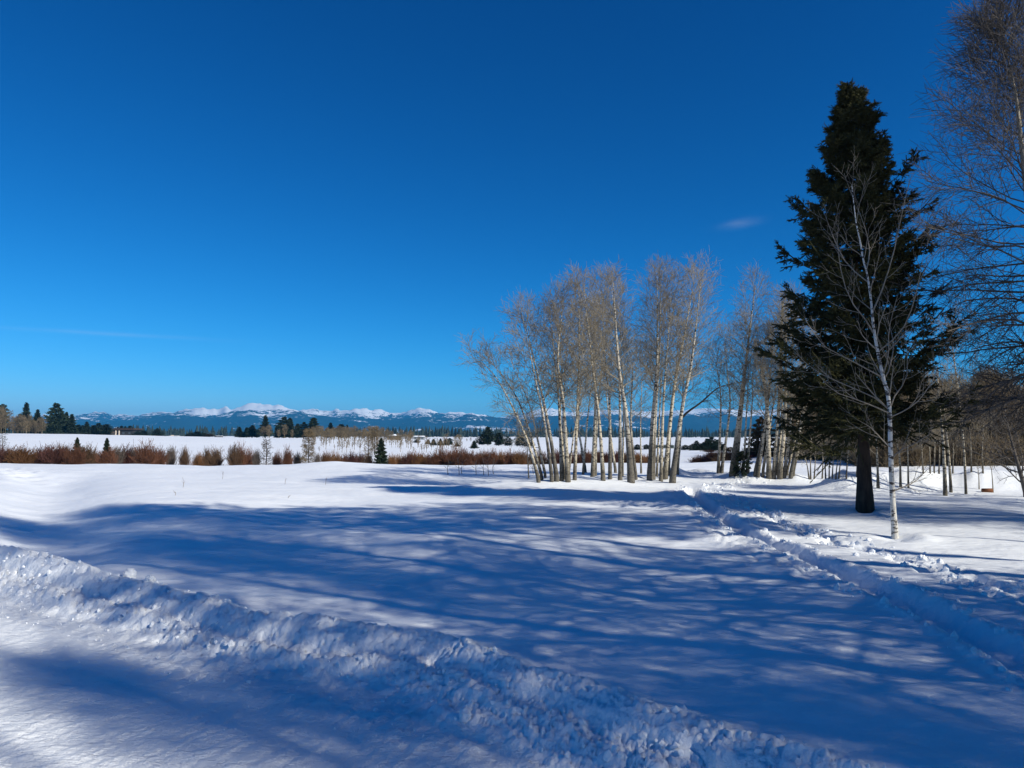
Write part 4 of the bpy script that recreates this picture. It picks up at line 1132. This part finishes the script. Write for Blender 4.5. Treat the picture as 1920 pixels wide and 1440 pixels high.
# bare aspens far away: on the crest at the left, in the copse of the middle
TAN = []
for k in range(8):
    g = np.random.default_rng(800 + k); fat = k < 4
    tm, P, R = trunk_mesh('trunk', [(0, 0, 0), (g.normal(0, 0.1), 0, 3), (g.normal(0, 0.3), 0, 7)], 0.13 if fat else 0.09, 0.05 if fat else 0.02, M_TAN, 5, 10, 0.2, g)
    cm = bare_crown('crown', g, P, R, M_TAN, n=(20, 6, 4), t0=0.2, L=(1.9, 0.95, 0.5), rmin=0.028 if fat else 0.018, ang=0.75, bend=0.5, lenfn=lambda t: np.interp(t, [0.2, 0.6, 1], [0.8, 1, 0.5]))
    TAN.append((tm, cm))
g = np.random.default_rng(44)
def far_aspens(n, x0, x1, y0, y1, Ya, Yb, label, group, top):
    for i in range(n):
        Y = g.uniform(Ya, Yb); px = x0 + (x1 - x0) * (i + g.uniform(0, 1)) / n
        yt = g.uniform(y0, y1) + top(px)
        t = at_depth(px, yt, Y)
        z0 = ground_z(t[0], Y); s = (t[2] - z0) / 7.2
        tm, cm = TAN[i % 4 + (4 if s > 0.8 else 0)]
        where = '' if n < 9 else [', at its start', ', in its first half', ', near its middle', ', in its second half', ', at its end'][min(4, 5 * i // n)]
        look = 'taller' if yt - top(px) < (y0 + y1) / 2 else 'shorter'
        thing('bare_aspen', [('trunk', tm), ('crown', cm)], (t[0], Y, z0), look + ' ' + label + where, 'tree', group, rz=g.uniform(0, 6.28), scale=(s * (0.85 if s > 0.8 else 1.5), s * (0.85 if s > 0.8 else 1.5), s))
far_aspens(12, -30, 18, 764, 774, 222, 232, 'tan bare aspen at the end of the crest', 'tan aspens at the end of the crest', lambda p: 0)
far_aspens(16, 18, 84, 778, 798, 218, 226, 'bare aspen standing low before the shaggy crest conifers', 'bare aspens below the crest conifers', lambda p: 0)
far_aspens(8, 486, 560, 796, 808, 225, 240, 'bare aspen before the twin tall conifers', 'bare aspens by the twin conifers', lambda p: 0)
far_aspens(64, 585, 775, 800, 812, 165, 215, 'bare aspen in the brown copse', 'bare aspens of the brown copse', lambda p: 0 if p < 720 else 6)
STEMS = []
for k in range(4):
    g3 = np.random.default_rng(860 + k)
    tm, P, R = trunk_mesh('trunk', [(0, 0, 0), (g3.normal(0, 0.2), 0, 3), (g3.normal(0, 0.5), 0, 7)], 0.16, 0.07, M_THICK, 5, 8, 0.1, g3)
    cm = bare_crown('crown', g3, P, R, M_THICK, n=(9, 4, 3), t0=0.25, L=(2.0, 1.2, 0.7), rmin=0.055, ang=0.6, bend=0.5)
    STEMS.append((tm, cm))
for i in range(70):
    Y = g.uniform(78, 130); px = 588 + 280 * (i + g.uniform(0, 1)) / 70
    z0 = ground_z((px - 960) / F * Y, Y)
    s = g.uniform(8, 24) * Y / F / 7.0
    tm, cm = STEMS[i % 4]
    where = ['left of the shapely spruce', 'above the shapely spruce', 'right of the shapely spruce', 'toward the dark row of conifers'][0 if px < 680 else 1 if px < 750 else 2 if px < 800 else 3]
    thing('slope_sapling', [('trunk', tm), ('crown', cm)], ((px - 960) / F * Y, Y, z0), '%s thin bare stem on the snow slope %s' % ('tall' if s > 1.1 else 'knee-high' if s < 0.6 else 'middling', where), 'tree', 'thin bare stems on the snow slope', rz=g.uniform(0, 6.28), scale=(s, s, s))
far_aspens(5, 860, 905, 815, 826, 230, 260, 'pale bare aspen before the far forest left of the grove', 'pale aspens before the far forest', lambda p: 0)

# ------------------------------------------------------------------ willows along the creek
def willow_mesh(g, m, up=False):
    G = Geo(); n = 80
    a = g.uniform(0, 6.283, n); lean = np.abs(g.normal(0, 0.42 if not up else 0.25, n)); r = 0.22 * np.sqrt(g.uniform(0, 1, n))
    K = 5; P = np.empty((n, K, 3)); P[:, 0] = np.stack([r * np.cos(a), r * np.sin(a), np.full(n, -0.25)], -1)
    D = np.stack([np.sin(lean) * np.cos(a), np.sin(lean) * np.sin(a), np.cos(lean)], -1)
    L = g.uniform(0.7, 1.6, n) * (1 - 0.35 * np.clip(lean, 0, 1))
    for i in range(1, K):
        P[:, i] = P[:, i - 1] + D * (L / (K - 1))[:, None]
        D = D + g.normal(0, 0.09, (n, 3)); D[:, 2] += 0.06; D /= np.linalg.norm(D, axis=1, keepdims=True)
    R = 0.014 * np.linspace(1, 0.5, K)[None] * np.ones((n, 1))
    G.add(*tubes(P, R, 3))
    Q, R2, _ = grow(g, P, R, 7, 0.15, 1, 0.42, 0.62, 4, 0.7, 0.013, bend=0.3, jit=0.09)
    G.add(*tubes(Q, R2, 3))
    Q, R3, _ = grow(g, Q, R2, 3, 0.3, 1, 0.4, 0.34, 3, 0.8, 0.012, bend=0.3, jit=0.09)
    G.add(*tubes(Q, R3, 3))
    return G.mesh('willow_shrub', m)
WILLOW = {}
for c in M_W:
    WILLOW[c] = [willow_mesh(np.random.default_rng(900 + 7 * i + hash_i), M_W[c], up=(c in ('grey',))) for i, hash_i in ((0, len(c)), (1, len(c) * 3))]
WL = [(8, 838, 30, 'maroon'), (24, 845, 22, 'red'), (41, 834, 38, 'orange'), (64, 848, 26, 'maroon'), (84, 834, 34, 'maroon'), (103, 831, 38, 'maroon'), (120, 836, 30, 'brown'), (138, 840, 30, 'red'), (160, 832, 36, 'brown'), (180, 846, 28, 'maroon'), (203, 842, 30, 'red'), (219, 840, 24, 'grey'),
      (240, 837, 36, 'maroon'), (256, 836, 30, 'grey'), (275, 831, 36, 'red'), (298, 842, 26, 'red'), (321, 838, 26, 'grey'), (347, 838, 22, 'brown'), (372, 846, 22, 'orange'), (387, 843, 22, 'brown'), (405, 838, 32, 'brown'), (440, 836, 30, 'brown'), (452, 834, 18, 'red'), (467, 838, 12, 'red'), (481, 842, 12, 'grey'),
      (519, 845, 20, 'red'), (540, 838, 24, 'red'), (558, 842, 18, 'grey'), (596, 850, 14, 'grey'), (612, 845, 24, 'orange'), (628, 844, 26, 'orange'), (645, 848, 22, 'red'), (660, 845, 26, 'maroon'), (676, 847, 22, 'maroon'), (690, 850, 24, 'brown'),
      (735, 850, 18, 'orange'), (750, 848, 22, 'orange'), (766, 846, 24, 'maroon'), (780, 845, 24, 'orange'), (796, 845, 26, 'orange'), (812, 847, 22, 'red'), (830, 836, 26, 'red'), (850, 833, 30, 'red'), (870, 835, 28, 'red'), (889, 842, 26, 'red'), (905, 842, 24, 'orange'), (921, 842, 28, 'red'), (938, 842, 26, 'orange'),
      (957, 843, 24, 'red'), (975, 843, 24, 'orange'), (992, 846, 24, 'brown'), (1012, 845, 26, 'brown'), (1035, 848, 24, 'brown'), (1060, 846, 30, 'maroon'), (1084, 846, 30, 'maroon'), (1108, 848, 26, 'brown'), (1132, 845, 26, 'maroon'), (1150, 846, 26, 'maroon'), (1172, 847, 26, 'brown'), (1196, 850, 24, 'orange'), (1216, 852, 24, 'orange'), (1236, 853, 20, 'grey'),
      (1306, 852, 22, 'red'), (1322, 850, 22, 'maroon'), (1345, 846, 24, 'brown'), (1368, 848, 26, 'brown'), (1392, 850, 26, 'maroon'), (1418, 852, 26, 'brown'), (1450, 846, 30, 'brown'), (1478, 848, 28, 'brown'), (1046, 840, 20, 'maroon'), (1098, 841, 22, 'red'), (1122, 842, 22, 'brown'), (1160, 841, 22, 'red'), (1185, 843, 22, 'maroon'), (1335, 842, 22, 'maroon'), (1357, 841, 24, 'maroon'), (1380, 842, 24, 'red'), (1405, 842, 24, 'maroon'), (1432, 841, 24, 'brown'), (1465, 840, 24, 'maroon'), (1492, 842, 24, 'brown')]
BRUSH = [willow_mesh(np.random.default_rng(990 + k), M_THICK) for k in range(3)]
g = np.random.default_rng(91)
cnt = {}
for i, px in enumerate(np.arange(1494, 1990, 9.5)):
    Y = (47.5 if px > 1600 else 56) + g.uniform(-1.0, 4.0); x = (px - 960) / F * Y
    s = g.uniform(0.7, 1.25)
    where = next(t for m_, t in SPOTS if px < m_)
    k = cnt[where] = cnt.get(where, -1) + 1
    o = add('brush_shrub', BRUSH[i % 3], loc=(x, Y, ground_z(x, Y)), rz=g.uniform(0, 6.28), scale=(s * 1.2, s * 1.2, s))
    tag(o, 'low brown brush at thicket foot %s, %s from left' % (where, ORD[k]), 'shrub', 'low brush at the foot of the thicket')
MARKS = [(145, 'small green pine'), (201, 'second small pine'), (320, 'pale chimney'), (499, 'dead larch'), (578, 'brown larch'), (715, 'shapely spruce'), (889, 'brown-green conifer'), (1010, 'speckled aspen clump'), (1180, 'second aspen clump'), (1380, 'small spruce'), (1500, 'big spruce')]
seen = {}
for i, (px, yt, w, c) in enumerate(WL):
    k = next((j for j, m_ in enumerate(MARKS) if px < m_[0]), len(MARKS))
    where = 'before the %s' % MARKS[0][1] if k == 0 else 'between %s and %s' % (MARKS[k - 1][1], MARKS[min(k, len(MARKS) - 1)][1])
    seen.setdefault((c, k), []).append(i)
for i, (px, yt, w, c) in enumerate(WL):
    k = next((j for j, m_ in enumerate(MARKS) if px < m_[0]), len(MARKS))
    where = 'short of the %s' % MARKS[0][1] if k == 0 else 'between %s and %s' % (MARKS[k - 1][1], MARKS[min(k, len(MARKS) - 1)][1])
    row = seen[(c, k)]
    cname = {'red': 'reddish', 'orange': 'orange-brown', 'maroon': 'dark maroon', 'brown': 'dull brown', 'grey': 'greyish'}[c]
    pre = '' if len(row) == 1 else ORD[row.index(i)] + ' '
    label = '%s%s bare willow %s%s' % (pre, cname, where, '' if len(row) == 1 else ', from the left')
    Y = random.uniform(55.5, 60) if px < 1250 else random.uniform(60, 64)
    t = at_depth(px, yt, Y); z0 = ground_z(t[0], Y)
    s = (t[2] - z0) / 1.95 * random.uniform(0.97, 1.16) * (1.08 if px < 460 else 1.0)
    sw = max((1.3 if px < 300 or px > 730 else 1.05) * w / 2 * Y / F / 0.95, s * (0.7 if px < 300 or px > 730 else 0.5))
    o = add('willow_shrub', WILLOW[c][i % 2], loc=(t[0], Y, z0), rz=random.uniform(0, 6.28), scale=(sw, sw, s))
    tag(o, label, 'shrub', 'bare willows along the creek')

# ------------------------------------------------------------------ houses far off
def house(px, ytop, ybot, wpx, Y, label, wall, roof, kind='flat', snow=False, extra=None, z_up=0.0):
    c = at_depth(px, ybot, Y); zb = ground_z(c[0], Y)
    k = Y / F
    w = wpx * k; h = (at_depth(px, ytop, Y)[2]) - zb
    d = w * 0.7
    e = thing('house', [], (c[0], Y, zb), label, 'house')
    mw = plain('house_wall', wall, 0.12, 2); mr = plain('house_roof', roof, 0.1, 2)
    wallh = h * (0.74 if kind != 'flat' else 0.84)
    G = Geo(); G.box((0, d / 2, wallh / 2 - 0.3), (w * 0.9, d, wallh + 0.6)); add('wall', G.mesh('wall', mw, False), e)
    G = Geo()
    if kind == 'flat':
        G.box((0, d / 2, wallh + 0.12 * h), (w, d * 1.15, 0.2 * h))
    else:
        x, y0, y1 = w / 2, -0.08 * d, d * 1.08
        v = [(-x, y0, wallh), (x, y0, wallh), (x, y1, wallh), (-x, y1, wallh), (-x * 0.9, d / 2, h), (x * 0.9, d / 2, h)]
        if kind == 'gable': v = [(-x, y0, wallh * 0.96), (x, y0, wallh * 0.96), (x, y1, wallh * 0.96), (-x, y1, wallh * 0.96), (0, y0, h), (0, y1, h)]
        q = [[0, 1, 5, 4], [2, 3, 4, 5], [0, 3, 2, 1]] if kind != 'gable' else [[1, 2, 5, 4], [3, 0, 4, 5], [0, 3, 2, 1]]
        t = [[1, 2, 5], [3, 0, 4]] if kind != 'gable' else [[0, 1, 4], [2, 3, 5]]
        G.add(v, q, t)
    add('roof', G.mesh('roof', plain('roof_snow', (0.82, 0.84, 0.87), 0.03) if snow else mr, False), e)
    for j in (-0.28, 0.05, 0.3):
        G = Geo(); G.box((j * w, -0.03, wallh * 0.5), (w * 0.1, 0.12, wallh * 0.36))
        add('window', G.mesh('window', WINDOW, False), e)
    if extra == 'columns':
        for j in (-0.22, -0.08):
            G = Geo(); G.box((j * w, -0.14 * d, wallh * 0.45 - 0.3), (w * 0.035, w * 0.035, wallh * 0.9 + 0.6)); add('column', G.mesh('column', plain('pale_column', (0.55, 0.47, 0.38), 0.1), False), e)
    if extra == 'chimney':
        G = Geo(); G.box((-0.2 * w, d * 0.4, h * 0.75), (w * 0.2, w * 0.2, h * 1.3)); add('chimney', G.mesh('chimney', plain('pale_chimney', (0.5, 0.40, 0.31), 0.1), False), e)
    return e
mwin, N_, L_, b_ = mat('window_glass'); b_.inputs['Base Color'].default_value = (0.05, 0.06, 0.07, 1); b_.inputs['Roughness'].default_value = 0.15
WINDOW = mwin
house(229, 804, 817, 44, 285, 'dark flat-roofed house with two pale columns on the far crest', (0.035, 0.035, 0.035), (0.05, 0.035, 0.03), 'flat', extra='columns')
house(199, 809, 817, 20, 270, 'low dark outbuilding with a thin roof beside the columned house', (0.05, 0.045, 0.04), (0.10, 0.07, 0.055), 'hip')
house(324, 817, 822, 18, 330, 'small house with a pale chimney and snowy roof beyond the crest', (0.30, 0.24, 0.19), (0.3, 0.25, 0.2), 'hip', True, 'chimney')
house(408, 817, 824, 14, 340, 'small dark house with a snowy roof past the bushy clump', (0.06, 0.055, 0.05), (0.3, 0.3, 0.3), 'hip', True)
house(738, 814, 826, 26, 240, 'brown gabled house with a snowy roof behind the bare copse', (0.22, 0.16, 0.10), (0.3, 0.2, 0.2), 'gable', True)
house(785, 817, 824, 22, 290, 'pale grey house with a white roof above the snow slope', (0.22, 0.24, 0.25), (0.5, 0.5, 0.5), 'hip', True)
house(1243, 834, 846, 46, 150, 'long grey-green barn seen behind the second aspen clump', (0.09, 0.11, 0.09), (0.13, 0.15, 0.14), 'hip')

# ------------------------------------------------------------------ small things on the snow
def snow_chunk(px, py, size, label, seed, squash=(1, 1, 0.85)):
    g = np.random.default_rng(seed)
    import bmesh
    bm = bmesh.new(); bmesh.ops.create_icosphere(bm, subdivisions=4, radius=1)
    v = np.array([list(a.co) for a in bm.verts])
    n1 = fbm(v[:, 0] * 1.6 + seed, v[:, 1] * 1.6 + v[:, 2] * 1.3, 3, seed)
    n2 = fbm(v[:, 2] * 3.2 + seed, v[:, 0] * 3.0 - v[:, 1] * 2.1, 3, seed + 4)
    v = v * (1 + 0.28 * n1 + 0.12 * n2)[:, None] * np.array(squash) * size
    me = bpy.data.meshes.new('snow_chunk')
    bm.to_mesh(me); bm.free()
    me.vertices.foreach_set('co', v.astype(np.float32).ravel()); me.polygons.foreach_set('use_smooth', [True] * len(me.polygons))
    me.materials.append(M_BANK); me.update()
    p = hit(px, py)
    o = add('snow_chunk', me, loc=(p[0], p[1], p[2] + size * squash[2] * 0.45))
    return tag(o, label, 'snow chunk')
snow_chunk(243, 1081, 0.090, 'larger round snow lump lying on the crest of the snow bank', 3)
snow_chunk(281, 1088, 0.058, 'smaller snow lump beside the round one on the bank crest', 6)
snow_chunk(872, 1352, 0.062, 'pointed snow lump lying on the packed road below the bank', 9, (0.85, 0.85, 1.05))
snow_chunk(309, 1172, 0.050, 'flattened snow lump at the foot of the bank', 12, (1.3, 1, 0.6))
snow_chunk(1729, 1051, 0.075, 'snow lump standing beside the boot lane near the birch', 15)
snow_chunk(688, 867, 0.13, 'white snow lump at the far field edge before the shapely spruce', 18)
g = np.random.default_rng(66)
for i, (px, py, hpx, label) in enumerate([(343, 914, 14, 'forked dry weed stalk, tallest of those in the open snow'), (328, 929, 8, 'short dry stalk just below the forked weed'), (417, 898, 12, 'thin lone straw in the bright snow of the field'),
                                          (534, 907, 9, 'small straw between lone straw and tufted stalk'), (610, 909, 11, 'tufted dry stalk near the knoll'), (540, 934, 5, 'tiny dry stalk at the shadow edge')]):
    b = hit(px, py); H = hpx * b[1] / F
    P = np.array([[[0, 0, -0.05], [0.02, 0, H * 0.5], [0.06 * g.normal(), 0, H]]]); R = np.array([[0.007, 0.006, 0.003]])
    G = Geo(); G.add(*tubes(P, R, 4))
    Q, R2, _ = grow(g, P, R, 3, 0.4, 0.95, 0.6, H * 0.5, 3, 0.8, 0.005)
    G.add(*tubes(Q, R2, 3))
    tag(add('weed_stalk', G.mesh('weed_stalk', M_STRAW), loc=b), label, 'weed')
for i, (px, py, top) in enumerate([(840, 890, 864), (861, 891, 858), (866, 889, 866), (893, 890, 866), (907, 891, 858), (916, 892, 860), (925, 889, 866), (1000, 890, 872)]):
    sapling('thin bare whip sticking out of the snow before the grove, %s from the left' % ORD[i], [(px, py), (px - 1, (py + top) / 2), (px + (-2 if i % 2 else 3), top)], 1.4, M_CTWIG, 'bare whips before the grove', n=(5, 2, 2), L=(0.3, 0.15, 0.08), seed=120 + i, name='bare_whip', t0=0.3)
# the short cut log at the foot of the far bank
lg = hit(1851, 923)
G = Geo(); th = np.linspace(0, 2 * np.pi, 15)[:-1]
prof = [(-0.16, 0.0), (-0.16, 0.075), (0.15, 0.08), (0.16, 0.07), (0.16, 0.0)]
v = [(x, r * math.cos(t), r * math.sin(t) * 0.95) for x, r in prof for t in th]
q = [[i * 14 + j, i * 14 + (j + 1) % 14, (i + 1) * 14 + (j + 1) % 14, (i + 1) * 14 + j] for i in range(4) for j in range(14)]
G.add(v, q)
e = thing('cut_log', [('bark', G.mesh('bark', plain('red_log_bark', (0.22, 0.095, 0.05), 0.3, 9)))], (lg[0], lg[1], lg[2] + 0.06), 'short reddish cut log lying at the foot of the far snow bank', 'log', rz=-0.25)
G = Geo(); v = [(0.163, 0, 0)] + [(0.163, 0.066 * math.cos(t), 0.063 * math.sin(t)) for t in th]
G.add(v, None, [[0, 1 + j, 1 + (j + 1) % 14] for j in range(14)])
add('cut_end', G.mesh('cut_end', plain('dark_log_end', (0.03, 0.022, 0.016), 0.2, 20), False), e)

# ------------------------------------------------------------------ trees standing beside the road, to the right of the picture and behind it
def spot(c, s):
    """a place c metres across and s metres along the line towards the sun"""
    d = SUN_VEC[:2] / np.linalg.norm(SUN_VEC[:2])
    return float(-d[1] * c + d[0] * s), float(d[0] * c + d[1] * s)
CASTERS = [(*spot(c, s), h, k) for c, s, h, k in [
 (5.3, 9.0, 13.0, 'o'), (7.2, 8.0, 16.5, 'c'), (9.2, 6.5, 18.8, 'c'), (10.7, 8.0, 19.0, 'c'), (12.6, 8.5, 18.6, 'p'), (14.6, 12.5, 19.0, 'p'), (16.9, 13.0, 17.5, 'p'),
 (8.1, 12.0, 17.0, 'c'), (4.9, 20.0, 14.0, 'c'), (6.6, 27.0, 17.0, 'o'),
 (3.75, 24.0, 27.0, 'd'), (-0.8, 14.0, 12.5, 's'), (1.2, 20.0, 14.0, 'c'), (2.6, 19.0, 24.0, 'd'), (4.55, 22.0, 25.0, 'd'), (4.5, 14.0, 13.5, 'c'), (-2.0, 15.0, 16.0, 's'), (-4.0, 17.0, 15.0, 's'),
 (20.5, 10.0, 13.5, 'c'), (23.5, 14.0, 14.0, 'c'), (22.0, 19.0, 17.0, 'c'), (26.5, 12.0, 13.0, 'c')]]
OPEN_CROWN = needle_crown('crown', np.random.default_rng(74), SP_H, sp_prof, M_NEEDLE, whorl=0.42, per=5, twigs=8, nt=5, nn=5, z0=2.4)
PINE_TRUNK, _, _ = trunk_mesh('trunk', [(0, 0, 0), (0.05, 0, 6), (-0.05, 0, 12), (0, 0, 17.5)], 0.24, 0.02, M_SBARK, 12, 24, 0.3)
PINE_CROWN = needle_crown('crown', np.random.default_rng(72), 18.0, lambda z, a: 0.25 + 1.9 * math.sin(math.pi * min(1, max(0.05, (18.2 - z) / 7.6))) ** 0.7, M_NEEDLE, z0=11.6, twigs=10, nt=5, nn=6, whorl=0.4)
for i, (x, y, h, k) in enumerate(CASTERS):
    z = ground_z(x, y)
    if k in 'so':
        s = h / SP_H
        thing('spruce_tree', [('trunk', SPRUCE_TRUNK), ('crown', SPRUCE_CROWN if k == 's' else OPEN_CROWN)], (x, y, z), 'tall spruce beside the road outside the picture, casting its shadow over the snow', 'tree', 'roadside spruces outside the picture', rz=i * 1.7, scale=(s * 0.68, s * 0.68, s))
    elif k == 'd':
        s = h / 18.0
        thing('dead_pine', [('trunk', PINE_TRUNK)], (x, y, z), 'tall dead bare pine stem beside the road outside the picture', 'tree', 'dead pine stems outside the picture', scale=(s * 0.6, s * 0.6, s))
    elif k == 'p':
        s = h / 18.0
        thing('pine_tree', [('trunk', PINE_TRUNK), ('crown', PINE_CROWN)], (x, y, z), 'tall bare-stemmed pine beside the road outside the picture, casting its shadow', 'tree', 'roadside pines outside the picture', rz=i * 1.1, scale=s)
    else:
        s = h / 12.0
        thing('cottonwood_tree', [('trunk', ct), ('crown', COTTON)], (x, y, z), 'bare cottonwood beside the road outside the picture, casting its shadow over the snow', 'tree', 'roadside cottonwoods outside the picture', rz=i * 1.3, scale=(s * 0.68, s * 0.68, s))

# ------------------------------------------------------------------ loose crumbs of snow below the bank and along the trail
def build_crumbs():
    import bmesh
    bm = bmesh.new(); bmesh.ops.create_icosphere(bm, subdivisions=1, radius=1)
    v0 = np.array([list(a.co) for a in bm.verts]); t0 = np.array([[a.index for a in f.verts] for f in bm.faces]); bm.free()
    g = np.random.default_rng(404)
    pts, size = [], []
    P = smooth_poly(BANK_XY[1:-1], 600)
    T = np.gradient(P, axis=0); T /= np.linalg.norm(T, axis=1, keepdims=True); Nn = np.stack([-T[:, 1], T[:, 0]], 1)
    for n, lo, hi, smax in ((1100, -0.62, -0.22, 0.034), (620, -1.15, -0.6, 0.017), (520, -0.14, 0.18, 0.03), (200, -1.9, -1.0, 0.008)):
        i = g.integers(0, len(P), n)
        pts.append(P[i] + Nn[i] * g.uniform(lo, hi, (n, 1))); size.append(0.006 + smax * g.uniform(0, 1, n) ** 3.2)
    for line, n, w, smax in ((RUT_XY, 420, 0.42, 0.04), (STEPS_XY, 620, 0.36, 0.05), (TURN_XY, 240, 0.6, 0.07)):
        Q = smooth_poly(line, 300); Tq = np.gradient(Q, axis=0); Tq /= np.linalg.norm(Tq, axis=1, keepdims=True) + 1e-9
        i = g.integers(0, 300, n); d = g.normal(0, w * 0.75, n)
        if line is RUT_XY: d = g.choice([-1, 1], n) * (0.30 + np.abs(g.normal(0, 0.12, n)))
        pts.append(Q[i] + np.stack([-Tq[i, 1], Tq[i, 0]], 1) * d[:, None]); size.append(0.010 + smax * g.uniform(0, 1, n) ** 2.6)
    pts = np.concatenate(pts); size = np.concatenate(size); n = len(pts)
    z = height(pts[:, 0], pts[:, 1])
    sh = v0[None] * g.uniform(0.6, 1.25, (n, len(v0), 1)) * g.uniform(0.65, 1.3, (n, 1, 3)) * size[:, None, None]
    V = sh + np.concatenate([pts, (z + size * 0.15)[:, None]], 1)[:, None]
    Tt = t0[None] + (np.arange(n) * len(v0))[:, None, None]
    me = mesh_from('snow_crumbs', V.reshape(-1, 3), None, Tt.reshape(-1, 3), M_BANK, smooth=False)
    stuff(add('snow_crumbs', me), 'loose crumbs of broken snow along the bank and the trail')
build_crumbs()
